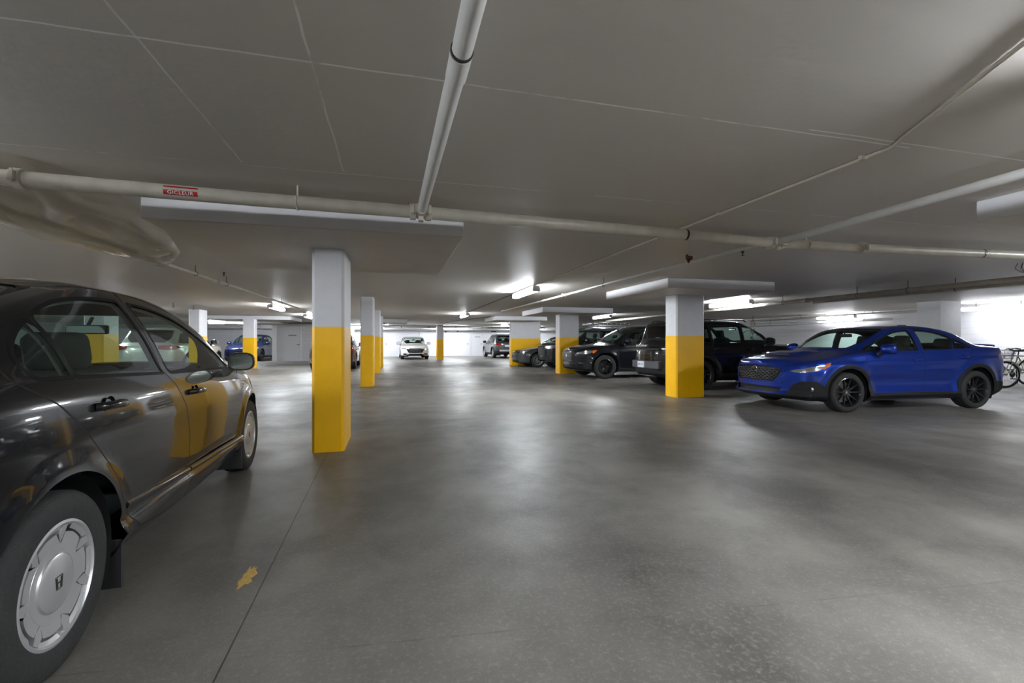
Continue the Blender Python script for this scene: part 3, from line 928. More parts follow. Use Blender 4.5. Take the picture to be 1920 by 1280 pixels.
# ------------------------------------------------------------------ cabin
def rbox(bm, c, d, r=0.04, rot=None, seg=3):
    M = Matrix.Translation(c) @ (rot or Matrix.Identity(4)) @ Matrix.Diagonal((*d, 1))
    q = bmesh.ops.create_cube(bm, size=1.0, matrix=M)
    es = list({e for v in q['verts'] for e in v.link_edges})
    bmesh.ops.bevel(bm, geom=es, offset=r, segments=seg, affect='EDGES', profile=.5)
def cabin(car, sp, detail=True):
    zf = sp.get('seat_z', .55); H = sp['H']; yw = sp.get('seat_y', .36)
    fx = sp.get('front_seat', .05); rx = sp.get('rear_seat', -.85); head = sp.get('head', H - .30)
    for sy in (-1, 1):
        bm = BM()
        rb = Matrix.Rotation(math.radians(-14), 4, 'Y')
        rbox(bm, (fx + .05, sy * yw, zf - .12), (.5, .48, .2), .06)
        rbox(bm, (fx - .26, sy * yw, zf + (head - zf) * .36), (.16, .48, (head - zf) * .95), .06, rb)
        rbox(bm, (fx - .37, sy * yw, head - .02), (.11, .27, .20), .05, rb)
        tube(bm, [(fx - .36, sy * yw - .06, head - .22), (fx - .37, sy * yw - .06, head)], .007, 6)
        tube(bm, [(fx - .36, sy * yw + .06, head - .22), (fx - .37, sy * yw + .06, head)], .007, 6)
        obj('front_seat', bm, M_seat, car, smooth=40)
    bm = BM(); rb = Matrix.Rotation(math.radians(-20), 4, 'Y')
    rbox(bm, (rx + .05, 0, zf - .12), (.5, 1.18, .2), .06)
    rbox(bm, (rx - .28, 0, zf + (head - zf) * .32), (.14, 1.18, (head - zf) * .9), .06, rb)
    for sy in (-1, 1): rbox(bm, (rx - .42, sy * .38, head - .06), (.12, .32, .17), .05, rb)
    obj('rear_seat', bm, M_seat, car, smooth=40)
    bm = BM(); dx = sp['dash_x']; dz = sp['dash_z']
    rbox(bm, (dx, 0, dz - .16), (.62, 1.36, .26), .08)
    rbox(bm, (dx - .12, .36, dz + .0), (.25, .36, .10), .04)
    rbox(bm, (fx + .1, 0, zf - .1), (.9, .2, .25), .05)
    obj('dashboard', bm, M_inner, car, smooth=40)
    bm = BM(); c = Vector((dx - .42, .36, dz - .06)); rr = .18
    pts = []
    for k in range(25):
        a = 2 * PI * k / 24; pts.append(c + Vector((-.35 * rr * math.sin(a) * -1, rr * math.cos(a), .93 * rr * math.sin(a))))
    tube(bm, pts, .014, 8, cap=False); tube(bm, [c, c + Vector((.25, 0, -.08))], .035, 8); tube(bm, [c + Vector((0, -rr, 0)), c, c + Vector((0, rr, 0))], .018, 6)
    obj('steering_wheel', bm, M_inner, car, smooth=40)
    bm = BM(); mx = sp['mirror_x']; mz = sp['mirror_z']
    rbox(bm, (mx, 0, mz), (.03, .25, .065), .012); tube(bm, [(mx, 0, mz + .02), (mx + .06, 0, mz + .085)], .012, 6)
    o = obj('interior_mirror', bm, M_plast, car, smooth=40)
    bm = BM(); box(bm, (mx - .0175, -.112, mz - .025), (mx - .0155, .112, mz + .025)); obj('mirror_face', bm, M_mirror, o)
    bm = BM(); fxa = sp.get('floor_x', (-1.3, 1.1)); box(bm, (fxa[0], -.66, .26), (fxa[1], .66, .30)); obj('cabin_floor', bm, M_inner, car)

def side_mirror(car, sp, sy, m, x=None, y=None, z=None, s=1.0):
    x, y, z = (x, y, z) if x is not None else sp['mir']
    bm = BM()
    lathe_pts = []
    M = Matrix.Translation((x, sy * y, z)) @ Matrix.Rotation(sy * 0.03, 4, 'Z')
    # shell: rounded wedge lofted from the glass frame forwards
    n = 20; rings = []
    for k, (dx, sc) in enumerate(((0, 1.0), (.03, 1.03), (.07, .93), (.105, .66), (.125, .25))):
        rg = []
        for i in range(n):
            a = 2 * PI * i / n
            ca, sa = math.cos(a), math.sin(a)
            yy = .115 * s * sc * math.copysign(abs(ca)**.62, ca); zz = .088 * s * sc * math.copysign(abs(sa)**.7, sa)
            zz *= 1.0 - .18 * (yy * sy * -1 / .115) * -1 * .5
            rg.append(bm.verts.new(M @ Vector((dx * s, sy * (-.0) + yy + sy * .0, zz))))
        rings.append(rg)
    for a, b in zip(rings, rings[1:]):
        for i in range(n): bm.faces.new((a[i], a[(i + 1) % n], b[(i + 1) % n], b[i]))
    bm.faces.new(rings[-1]); bm.faces.new(rings[0])
    o = obj('side_mirror', bm, m, car, smooth=50)
    bm = BM(); q = []
    for i in range(n):
        a = 2 * PI * i / n; ca, sa = math.cos(a), math.sin(a)
        q.append(bm.verts.new(M @ Vector((-.003, .104 * s * math.copysign(abs(ca)**.62, ca), .076 * s * math.copysign(abs(sa)**.7, sa)))))
    bm.faces.new(q); g = obj('mirror_glass', bm, M_mirror, o)
    bm = BM(); q0 = []; q1 = []
    for i in range(n):
        a = 2 * PI * i / n; ca, sa = math.cos(a), math.sin(a)
        q0.append(bm.verts.new(M @ Vector((-.006, .117 * s * math.copysign(abs(ca)**.62, ca), .090 * s * math.copysign(abs(sa)**.7, sa)))))
        q1.append(bm.verts.new(M @ Vector((-.004, .103 * s * math.copysign(abs(ca)**.62, ca), .075 * s * math.copysign(abs(sa)**.7, sa)))))
    for i in range(n): bm.faces.new((q0[i], q0[(i + 1) % n], q1[(i + 1) % n], q1[i]))
    obj('mirror_frame', bm, M_plast, o)
    bm = BM(); ya = y - .10 * s; yb = sp['mir_root']
    vs = []
    for (xx, yy, zz, wx, wz) in ((x + .055, ya + .02, z - .05 * s, .035, .022), (x + .045, (ya + yb) / 2, z - .085 * s, .04, .026), (x + .06, yb - .03, z - .11 * s, .07, .035)):
        vs.append([bm.verts.new((xx + a * wx, sy * yy, zz + b * wz)) for a, b in ((-1, -1), (1, -1), (1, 1), (-1, 1))])
    for a, b in zip(vs, vs[1:]):
        for i in range(4): bm.faces.new((a[i], a[(i + 1) % 4], b[(i + 1) % 4], b[i]))
    bm.faces.new(vs[0]); bm.faces.new(vs[-1])
    obj('mirror_stalk', bm, M_plast, o, smooth=50)
    return o
def handle(door, x, z, y, sy, m, L=.17):
    """pull handle with a scooped cup behind it"""
    bm = BM(); n = 14
    lathe(bm, [(.0, -.012), (.022, -.010), (.036, -.001), (.041, .003)], 24, 'y', (0, 0, 0))
    for v in bm.verts: v.co = Vector((v.co.x * 1.05 + x, sy * (y + v.co.y - .001), v.co.z * .95 + z - .002))
    cup = obj('handle_cup', bm, m, door, smooth=60)
    bm = BM()
    pts = [(x - L / 2, sy * (y - .004), z + .002), (x - L * .40, sy * (y + .022), z + .003), (x - L * .1, sy * (y + .034), z + .003), (x + L * .25, sy * (y + .032), z), (x + L * .44, sy * (y + .018), z - .002), (x + L / 2, sy * (y - .006), z - .003)]
    tube(bm, [tuple(p) for p in catmull(pts, 4)], .0135, 12)
    for v in bm.verts: v.co.z = z + (v.co.z - z) * 1.25
    obj('door_handle', bm, m, door, smooth=60)

def car_skin(car, sp, m, ds=.035, glass=None):
    """cuts windows, doors, lamps, arches; emits the parts. returns surf"""
    s = Surf(sp, ds)
    side = lambda Z: Z in (1, 2)
    top = lambda Z: Z == 2
    wsurf = lambda A: A[:, AW]
    gl = glass or {}
    # windscreen / rear window
    for nm, (xa, xb, wmin) in (('windscreen', sp['ws']), ('rear_window', sp['rw'])):
        def f(A, xa=xa, xb=xb, wmin=wmin):
            return np.minimum(np.minimum(A[:, AXE] - xa, xb - A[:, AXE]), (A[:, AW] - wmin) * 1.0)
        s.cut(lambda A: f(A) + .018, 'seal', pred=top)
        s.cut(f, nm, src=('seal',), pred=top)
    # side windows
    def lim(A): return np.minimum((.50 - A[:, AW]) * 2, (A[:, AW] + .12) * 2)
    for k, (nm, poly) in enumerate(sp['windows']):
        q = sdf(smooth_poly(poly, 6), AX, AZ)
        s.cut(lambda A: np.minimum(q(A) + sp.get('seal', .014), lim(A)), 'seal', pred=side)
        s.cut(lambda A: np.minimum(q(A), lim(A)), nm, src=('seal',), pred=side)
    for nm, a, b, poly, rr in sp.get('cuts', ()):
        q = sdf(smooth_poly(poly, 6) if rr else poly, a, b)
        s.cut(q, nm, src=('body',), pred=(lambda Z: Z in (1, 2)))
    for nm, fn in sp.get('fcuts', ()):
        s.cut(fn, nm, src=('body',), pred=(lambda Z: Z in (1, 2)))
    # cladding rings, arches
    for i, ax in enumerate(sp['axles']):
        Ra = sp['arch']
        if 'clad' in sp:
            s.cut(circ(ax, sp['R'] + .01, Ra + sp['clad']), 'cladding', pred=lambda Z: Z == 1)
        def fa(A, ax=ax, Ra=Ra):
            return np.minimum(circ(ax, sp['R'] + .01, Ra)(A), A[:, AY] - .40)
        s.cut(fa, 'hole', src=('body', 'cladding', 'sill', 'bumper_front', 'bumper_rear', 'under', 'lower_front'), pred=lambda Z: Z <= 1)
    # doors
    for nm, poly in sp['doors']:
        q = sdf(poly, AX, AZ); g_ = sp.get('gap', .004)
        def f(A, q=q): return np.minimum(q(A), (.60 - A[:, AW]) * .8)
        for src, dst in (('body', nm), ('cladding', nm + '_clad'), ('sill', nm + '_clad')):
            s.cut(lambda A: f(A) + g_, 'gap', src=(src,), pred=side)
            s.cut(lambda A: f(A) - g_, dst, src=('gap',), pred=side)
    # other panel gaps (bonnet, boot, bumpers)
    for fn in sp.get('lines', ()):
        s.cut(lambda A: sp.get('gap', .004) * .9 - np.abs(fn(A)), 'gap', src=('body',), pred=side)
    emit(s, 'body_shell', ('body',), m, car, gapmat=M_gap)
    emit(s, 'underbody', ('under',), M_plast, car)
    emit_loose(s, 'window_trim', ('seal',), sp.get('sealmat', M_seal), car, off=.0012)
    emit_loose(s, 'cladding', ('cladding', 'sill'), M_clad, car, off=.004)
    emit(s, 'windscreen', ('windscreen',), gl.get('windscreen', G_clear), car, off=-.003)
    emit(s, 'rear_window', ('rear_window',), gl.get('rear_window', G_clear), car, off=-.003)
    # inner lining of everything round the cabin
    tags_ = ['body', 'seal', 'gap', 'cladding'] + [d for d, _ in sp['doors']]
    emit(s, 'cabin_lining', tags_, M_liner, car, off=-.03, zones=(2,), zmin=sp.get('lining_z', .9))
    for sy in (1, -1):
        D = {}
        for nm, _ in sp['doors']:
            D[nm] = emit(s, nm, (nm,), m, car, side=sy)
            emit_loose(s, 'door_cladding', (nm + '_clad',), M_clad, D[nm], side=sy, off=.004)
        for k, (nm, poly) in enumerate(sp['windows']):
            par = D.get(sp['winpar'][nm], None) or car
            emit(s, 'side_window', (nm,), gl.get(nm, G_clear), par, side=sy, off=-.003)
        if sp.get('handles'):
            for dn, hx, hz in sp['handles']:
                # skin y at that point
                A = s.arr(); d_ = np.hypot(A[:, AX] - hx, A[:, AZ] - hz) + np.where(A[:, NY] < .3, 9, 0); yy = A[int(np.argmin(d_)), AY]
                handle(D[dn], hx, hz, yy, sy, sp.get('handlemat', m), sp.get('hL', .17))
        if sp.get('mir'): side_mirror(car, sp, sy, sp.get('mirmat', m), s=sp.get('mirs', 1.0))
    # wheel wells: dark liner cylinders behind the arches
    for ax in sp['axles']:
        for sy in (1, -1):
            bm = BM(); Ra = sp['arch']; yo = sp['well_y']; n = 40
            A_ = [(-.15 * PI + 1.3 * PI * k / n) for k in range(n + 1)]
            inn = [bm.verts.new((ax + Ra * math.cos(a), sy * .42, sp['R'] + .01 + Ra * math.sin(a))) for a in A_]
            out = [bm.verts.new((ax + (Ra - .001) * math.cos(a), sy * yo, sp['R'] + .01 + (Ra - .001) * math.sin(a))) for a in A_]
            for k in range(n): bm.faces.new((inn[k], inn[k + 1], out[k + 1], out[k]))
            bm.faces.new(inn)
            obj('wheel_arch_liner', bm, M_plast, car, smooth=30)
    return s

# ---- nearest car: black compact sedan ------------------------------------------------------------
def flare(ax, R, amt, wid, sp_r):
    def f(x, z, nx, ny, v, ss, tot):
        d = 0
        for a in ax:
            r = np.hypot(x - a, z - sp_r)
            d = d + amt * np.exp(-((r - R) / wid)**2) * (np.abs(ny) > .6)
        return d
    return f
def black_sedan(loc, rz):
    car = empty('car', 'black four-door sedan with silver wheels, nearest at the left edge', 'car', loc, rz, 'parked cars')
    R = .317; ax = (1.35, -1.35); arch = .368
    fl = flare(ax, arch + .01, .018, .06, R)
    def bump(x, z, nx, ny, v, ss, tot):
        d = fl(x, z, nx, ny, v, ss, tot)
        s2 = (np.abs(ny) > .5)
        # side skirt moulding: flutes low on the doors
        d = d + s2 * (.018 * np.exp(-((z - .335) / .022)**2) - .012 * np.exp(-((z - .40) / .03)**2)) * (np.abs(x) < 1.0)
        return d
    sp = dict(H=1.435, R=R, axles=ax, arch=arch, well_y=.84,
        plan=[(2.20, 0), (2.18, .3), (2.08, .55), (1.88, .74), (1.55, .835), (1.1, .86), (.4, .868), (-.5, .872), (-1.2, .868), (-1.65, .85), (-2.0, .78), (-2.18, .62), (-2.26, .35), (-2.27, 0)],
        top=[(2.20, .66), (2.1, .745), (1.8, .86), (1.55, .935), (1.43, .97), (1.34, 1.005), (1.0, 1.175), (.65, 1.32), (.40, 1.39), (.1, 1.44), (-.3, 1.468), (-.7, 1.465), (-1.0, 1.43), (-1.3, 1.355), (-1.55, 1.26), (-1.80, 1.145), (-1.9, 1.115), (-2.1, 1.09), (-2.2, 1.05), (-2.27, 1.0)],
        belt=[(2.20, .66), (2.0, .73), (1.7, .82), (1.35, .895), (1.0, .925), (.5, .955), (0, .98), (-.8, 1.012), (-1.4, 1.03), (-1.9, 1.03), (-2.27, 1.0)],
        bot=[(2.2, .20), (1.8, .19), (0, .185), (-.7, .20), (-1.8, .22), (-2.27, .28)],
        side=[(0, -.09), (.05, -.045), (.12, -.012), (.22, -.004), (.38, .0), (.55, .004), (.70, .004), (.80, -.004), (.90, -.018), (1, -.05)],
        front=[(0, -.10), (.1, -.02), (.4, .0), (.7, 0), (.9, -.02), (1, -.05)], rear=[(0, -.1), (.1, -.02), (.4, .0), (.7, 0), (.9, -.015), (1, -.03)],
        tumble=.34, xmid=-.35, kappa=.19, bump=bump, nv=26, nw=30, seal=.0145,
        ws=(.46, 1.36, .585), rw=(-1.84, -1.10, .60),
        windows=[('win_front', [(.90, .965), (.90, .965), (.62, 1.125), (.25, 1.275), (-.12, 1.345), (-.42, 1.365), (-.42, 1.365), (-.32, 1.0), (-.32, 1.0)]),
                 ('win_quarter', [(.945, .962), (.945, .962), (1.10, .952), (1.10, .952), (.945, 1.04), (.945, 1.04)]),
                 ('win_rear', [(-.415, 1.005), (-.415, 1.005), (-.53, 1.368), (-.53, 1.368), (-.78, 1.362), (-.98, 1.338), (-1.11, 1.305), (-1.215, 1.262), (-1.215, 1.262), (-1.165, 1.038), (-1.165, 1.038)]),
                 ('win_rearq', [(-1.192, 1.040), (-1.192, 1.040), (-1.242, 1.248), (-1.242, 1.248), (-1.34, 1.185), (-1.405, 1.11), (-1.375, 1.045), (-1.375, 1.045)])],
        winpar=dict(win_front='front_door', win_quarter='front_door', win_rear='rear_door', win_rearq='rear_door'),
        doors=[('front_door', [(.98, .24), (1.01, .40), (1.03, .70), (1.03, .90), (1.16, .945), (1.0, 1.06), (.6, 1.22), (.2, 1.35), (-.2, 1.415), (-.47, 1.43), (-.40, 1.0), (-.33, .93), (-.24, .80), (-.19, .62), (-.185, .40), (-.19, .24)]),
               ('rear_door', [(-.19, .24), (-.185, .40), (-.19, .62), (-.24, .80), (-.33, .93), (-.40, 1.0), (-.47, 1.43), (-.8, 1.42), (-1.1, 1.385), (-1.42, 1.28), (-1.50, 1.16), (-1.48, 1.03), (-1.34, .94), (-1.22, .82), (-1.09, .67), (-.95, .47), (-.85, .34), (-.79, .30), (-.5, .26)])],
        handles=[('front_door', -.055, .862), ('rear_door', -1.045, .905)], hL=.19, handlemat=P_black,
        mir=(.62, .955, 1.015), mir_root=.86, mirs=.78, dash_x=1.10, dash_z=.95, mirror_x=.60, mirror_z=1.255, front_seat=-.05, rear_seat=-.95, head=1.14, lining_z=.98,
        cuts=[('headlamp', AS, AZ, [(.35, .56), (.35, .66), (.6, .70), (1.05, .76), (1.12, .74), (.9, .62), (.6, .56)], False),
              ('grille', AS, AZ, [(-.3, .50), (-.3, .60), (.32, .60), (.3, .50)], False),
              ('tail_lamp', ASR, AZ, [(.45, .78), (.45, .95), (.80, .96), (.98, .92), (.95, .80), (.7, .76)], False)],
        lines=[lambda A: np.where(A[:, AX] > 1.0, A[:, AW] - .12 + 0 * A[:, AX], 9),
               lambda A: np.where((A[:, AZ] < .93), A[:, AX] + 1.95, 9)])
    s = car_skin(car, sp, P_black, .03)
    emit(s, 'grille', ('grille',), M_grille, car, off=-.02)
    for sy in (1, -1):
        emit(s, 'headlamp', ('headlamp',), M_refl, car, side=sy)
        emit(s, 'tail_lamp', ('tail_lamp',), M_tail, car, side=sy)
    cabin(car, sp)
    for x in ax:
        for sy in (1, -1): wheel(car, x, sy * .765, R, .195, .207, 'petal', M_alloy, 0, True)
    # chrome-edged lower door moulding and mud flaps
    for sy in (1, -1):
        for x0, x1, zz in ((-.18, 1.02, .385), (-.93, -.195, .385)):
            bm = BM(); n = 16
            pr = [(-.0, -.02), (.014, -.012), (.018, .004), (.012, .016), (0, .02)]
            rg = []
            for i in range(n + 1):
                x = x0 + (x1 - x0) * i / n
                yy = .862 + .004 * (1 - (x / 1.1)**2)
                rg.append([bm.verts.new((x, sy * (yy + a), zz - .025 + b + .042 * (1.02 - x) / 1.2 * (1 + .25 * max(0, -x)) )) for a, b in pr])
            for a, b in zip(rg, rg[1:]):
                for i in range(4): bm.faces.new((a[i], a[i + 1], b[i + 1], b[i]))
            bm.faces.new(rg[0]); bm.faces.new(rg[-1])
            obj('door_moulding', bm, P_black, car, smooth=60)
        for x in (-.975, .975):
            bm = BM(); box(bm, (x, sy * .66, .10), (x + .012, sy * .875, .31), .004, seg=1)
            obj('mud_flap', bm, M_plast, car)
    return car

def place(x, y, heading):  # heading in radians of the car's forward direction
    return (x, y, 0), heading

hd = math.atan2(4.70 - 1.93, -1.27 + 1.13)
mx, my = (-1.13 - 1.27) / 2, (1.93 + 4.70) / 2
nx_, ny_ = -math.sin(hd), math.cos(hd)
black_sedan((mx + nx_ * .865, my + ny_ * .865, 0), hd)

# ---- spec builder shared by the other cars -------------------------------------------------------
def spec(L, W, H, wb, R, of, nose, cowl, header, rear_top, rear_base, deck, belt, bot=.2, roof=None, boot=None, tumble=.33, round_f=.5, **k):
    """profile points (x, z): nose height, cowl, header, rear end of roof, base of rear glass, deck end"""
    xf = wb / 2 + of; xr = xf - L; w = W / 2
    top = [(xf, nose[0]), (xf - .12, nose[0] + .07), ((xf + cowl[0]) / 2 + .1, nose[1]), (cowl[0] + .09, cowl[1] - .015), (cowl[0], cowl[1] + .012)]
    mx_, mz_ = (cowl[0] + header[0]) / 2, (cowl[1] + header[1]) / 2 + .025
    top += [(mx_, mz_), header, (header[0] - .28, H - .018), ((header[0] + rear_top[0]) / 2, H), rear_top]
    top += [((rear_top[0] + rear_base[0]) / 2, (rear_top[1] + rear_base[1]) / 2 + .02), rear_base] + deck
    rf = round_f
    plan = [(xf, 0), (xf - .015, .3), (xf - .10 * rf / .5, .55 * w / .9), (xf - .32 * rf / .5, .82 * w / .9 * .98), (xf - .68, w * .965), (xf - 1.1, w * .985), (.3, w * .99), (-.6, w * .995), (xr + 1.1, w * .985), (xr + .62, w * .96), (xr + .28, w * .86), (xr + .09, w * .64), (xr + .015, w * .34), (xr, 0)]
    d = dict(H=H, R=R, axles=(wb / 2, -wb / 2), well_y=w - .03, plan=plan, top=top, belt=belt,
             bot=[(xf, bot + .03), (xf - .5, bot), (0, bot - .01), (xr + .5, bot + .02), (xr, bot + .10)],
             side=[(0, -.09), (.05, -.045), (.12, -.012), (.30, -.006), (.45, .0), (.62, .008), (.74, .006), (.84, -.012), (.92, -.022), (1, -.05)],
             front=[(0, -.10), (.08, -.02), (.4, .0), (.7, 0), (.9, -.02), (1, -.05)], rear=[(0, -.12), (.08, -.02), (.4, .0), (.7, -.005), (.9, -.02), (1, -.04)],
             tumble=tumble, xmid=(header[0] + rear_top[0]) / 2, kappa=.15, nv=20, nw=24, seal=.014, xf=xf, xr=xr)
    d.update(k)
    return d
def generic_parts(car, sp, s, m, wheels, lens=True):
    for tg, mm, off, nm in (('grille', M_grille, -.02, 'grille'), ('lower_grille', M_grille, -.03, 'lower_grille'), ('lower_front', M_clad, .003, 'lower_bumper'), ('rear_lower', M_clad, .003, 'rear_lower_bumper'), ('plate_area', M_plast, -.002, 'plate_recess'), ('bumper_silver', M_alloy, .006, 'skid_plate')):
        if s.sel(tg): emit(s, nm, (tg,), mm, car, off=off)
    for sy in (1, -1):
        for tg, mm, nm in (('headlamp', M_refl, 'headlamp'), ('amber', M_amber, 'amber_marker'), ('tail_lamp', M_tail, 'tail_lamp'), ('fog', M_clad, 'fog_lamp_recess'), ('quarter_glass', G_dark, 'quarter_window'), ('lamp_dark', M_grille, 'headlamp_surround')):
            if s.sel(tg):
                o = emit(s, nm, (tg,), mm, car, side=sy)
    R, Wd, rr, style, rm = wheels
    for x in sp['axles']:
        for sy in (1, -1): wheel(car, x, sy * sp['wheel_y'], R, Wd, rr, style, rm, seg=56)
    cabin(car, sp)
def star_emblem(car, x, z, r, M=None):
    bm = BM()
    lathe(bm, [(r * 1.0, 0), (r * 1.0, .008), (r * .86, .011), (r * .84, 0)], 36, 'x', (0, 0, 0))
    for v in bm.verts: v.co = Vector((x + v.co.x, v.co.y * 1.55, z + v.co.z))
    for (a, b, q) in ((-.75, .25, .30), (-.1, .25, .16), (.35, .35, .16), (.3, -.2, .16), (-.15, -.3, .16), (.75, -.05, .13)):
        yy, zz, rr = a * r * 1.1, b * r, q * r
        lathe(bm, [(rr, x + .001), (rr * .5, x + .009), (0, x + .011)], 4, 'x', (0, yy, z + zz))
    return obj('front_emblem', bm, M_chrome, car)
def roof_rails(car, xs, y, z, dz=.05, m=None, bars=0):
    for sy in (1, -1):
        bm = BM()
        tube(bm, [(xs[0], sy * y, z), (xs[0] - .08, sy * y, z + dz), (xs[1] + .08, sy * y, z + dz), (xs[1], sy * y, z)], .016, 8)
        obj('roof_rail', bm, m or M_plast, car, smooth=40)
    for k in range(bars):
        bm = BM(); x = xs[0] + (xs[1] - xs[0]) * (k + .5) / bars
        box(bm, (x - .03, -y - .05, z + dz + .01), (x + .03, y + .05, z + dz + .035), .008, seg=1)
        obj('roof_crossbar', bm, m or M_plast, car)

# ---- bright blue sports sedan --------------------------------------------------------------------
def blue_sedan(loc, rz):
    car = empty('car', 'bright blue four-door sedan with black wheels and bonnet scoop', 'car', loc, rz, 'parked cars')
    R = .330; wb = 2.64; ax = (wb / 2, -wb / 2); arch = .385
    def bump(x, z, nx, ny, v, ss, tot):
        d = 0
        for a in ax:
            r = np.hypot(x - a, z - R)
            d = d + .035 * np.exp(-((r - .43) / .085)**2) * (np.abs(ny) > .5)
        d = d + .014 * np.exp(-((z - .83 - .03 * x * -1) / .035)**2) * (np.abs(ny) > .6) * (np.abs(x) < 1.9)
        d = d - .030 * np.exp(-((z - .50) / .10)**2) * (np.abs(x) < .95) * (np.abs(ny) > .6)
        d = d + .03 * np.exp(-((z - .27) / .06)**2) * (np.abs(x) < 1.0) * (np.abs(ny) > .6)
        d = d + .05 * np.exp(-((z - .27) / .05)**2) * (nx > .3)
        return d
    def topbump(x, y, w):
        # bonnet scoop: raised hump with an open mouth facing forward
        m_ = (x > 1.2) & (x < 2.0)
        ramp = sstep(1.93 - x, 0, .10) * sstep(x - 1.18, 0, .45)
        return .060 * ramp * sstep(.40 - y, 0, .10) * m_
    sp = spec(4.72, 1.825, 1.465, wb, R, 1.03, (.80, .915), (1.12, 1.02), (.38, 1.405), (-.95, 1.405), (-1.82, 1.135), [(-2.12, 1.115), (-2.31, 1.09), (-2.37, 1.0)],
        [(2.35, .78), (2.05, .83), (1.6, .895), (1.2, .955), (.8, .985), (0, 1.005), (-.8, 1.03), (-1.4, 1.055), (-2.0, 1.06), (-2.37, 1.0)], bot=.19,
        arch=arch, clad=.065, bump=bump, topbump=topbump, wheel_y=.79, tumble=.36, kappa=.2,
        ws=(.42, 1.04, .585), rw=(-1.76, -1.05, .60),
        windows=[('wf', [(.86, 1.02), (.86, 1.02), (.50, 1.21), (.18, 1.325), (-.10, 1.36), (-.10, 1.36), (-.14, 1.03), (-.14, 1.03)]),
                 ('wr', [(-.26, 1.035), (-.26, 1.035), (-.24, 1.362), (-.24, 1.362), (-.60, 1.335), (-.92, 1.24), (-.92, 1.24), (-.86, 1.055), (-.86, 1.055)]),
                 ('wq', [(-.91, 1.057), (-.91, 1.057), (-.965, 1.22), (-.965, 1.22), (-1.13, 1.14), (-1.27, 1.068), (-1.27, 1.068)])],
        winpar=dict(wf='front_door', wr='rear_door', wq='rear_door'),
        doors=[('front_door', [(.93, .30), (.97, .55), (.96, .85), (.93, 1.0), (.52, 1.25), (.15, 1.385), (-.17, 1.40), (-.20, 1.0), (-.21, .6), (-.19, .30)]),
               ('rear_door', [(-.19, .30), (-.21, .6), (-.20, 1.0), (-.17, 1.40), (-.62, 1.39), (-1.0, 1.26), (-1.33, 1.09), (-1.25, .98), (-1.05, .78), (-.93, .60), (-.86, .30)])],
        handles=[('front_door', -.06, .855), ('rear_door', -1.05, .90)], hL=.18,
        mir=(.62, 1.0, 1.045), mir_root=.87, dash_x=.85, dash_z=1.0, mirror_x=.42, mirror_z=1.28, front_seat=-.02, rear_seat=-.9, head=1.20, lining_z=1.0,
        cuts=[('rim_grille', AS, AZ, [(-.5, .50), (-.6, .75), (.0, .775), (.46, .755), (.60, .70), (.52, .565), (.43, .475), (-.3, .475)], False),
              ('headlamp', AS, AZ, [(.66, .675), (.72, .70), (.98, .745), (1.24, .80), (1.22, .755), (1.10, .69), (.85, .655)], False),
              ('amber', AS, AZ, [(1.13, .715), (1.24, .80), (1.34, .83), (1.30, .77), (1.20, .715)], False),
              ('fog', AS, AZ, [(.60, .28), (.72, .46), (.84, .515), (1.06, .515), (1.17, .46), (1.26, .28), (1.0, .25)], False),
              ('lower_grille', AS, AZ, [(-.5, .31), (-.5, .40), (.55, .40), (.50, .31)], False),
              ('lower_front', AS, AZ, [(-.5, .1), (-.5, .29), (.62, .29), (1.0, .25), (1.42, .28), (1.42, .1)], False),
              ('tail_lamp', ASR, AZ, [(.40, .82), (.40, .93), (.90, .97), (1.10, .93), (.90, .84)], False)],
        fcuts=[('cladding', lambda A: np.minimum(.315 + .05 * np.exp(-((A[:, AX]) / .6)**2) * 0 - A[:, AZ], np.minimum(A[:, NY] - .5, 1.15 - np.abs(A[:, AX])))),
               ('rear_lower', lambda A: np.minimum(.42 - A[:, AZ] + .10 * (A[:, AX] + 2.37), np.minimum(-1.70 - A[:, AX], .1 + 0 * A[:, AX])))],
        lines=[lambda A: np.where((A[:, AX] > .95) & (A[:, AW] < .6) & (A[:, AW] > -.1) & (A[:, AX] < 2.05), A[:, AW] - .10, 9),
               lambda A: np.where((A[:, AX] > 1.95) & (A[:, AW] > .05), (A[:, AX] - 2.07), 9)])
    s = car_skin(car, sp, P_blue, .03)
    q = sdf([(-.5, .52), (-.5, .74), (.0, .755), (.45, .735), (.57, .695), (.49, .57), (.41, .495), (-.3, .495)], AS, AZ)
    s.cut(q, 'grille', src=('rim_grille',))
    emit(s, 'grille_surround', ('rim_grille',), P_blue, car, off=.006)
    generic_parts(car, sp, s, P_blue, (R, .245, .238, 'ten', M_alloyd))
    # hexagonal mesh wires in front of the recessed grille
    A = s.arr()
    def surf_at(sv, zv, off):
        m_ = (A[:, AW] < .02) & (A[:, AW] > -1.01) & (A[:, AS] < 1.6)
        B = A[m_]; d = (B[:, AS] - abs(sv))**2 + (B[:, AZ] - zv)**2; i = np.argsort(d)[:4]; w_ = 1 / (d[i] + 1e-5); w_ /= w_.sum()
        p = (B[i] * w_[:, None]).sum(0)
        return Vector((p[AX] + p[NX] * off, math.copysign(p[AY] + (abs(sv) - p[AS]) * abs(p[NX]), sv) , zv))
    bm = BM()
    rz_ = .030; z = .51; row = 0
    inside = lambda sv, zv: abs(sv) < (.40 + (zv - .495) * .85 if zv < .69 else .57 - (zv - .69) * 2.2) - .01 and .50 < zv < .735
    while z < .74:
        sx = -.60 + (.045 if row % 2 else 0)
        while sx < .60:
            hexp = [(sx - .042, z), (sx - .022, z + .015), (sx + .022, z + .015), (sx + .042, z)]
            for a, b in zip(hexp, hexp[1:]):
                if inside(*a) and inside(*b): tube(bm, [surf_at(a[0], a[1], .002), surf_at(b[0], b[1], .002)], .0042, 4, cap=False)
            sx += .09
        z += .015 * 2 if False else .03; row += 1
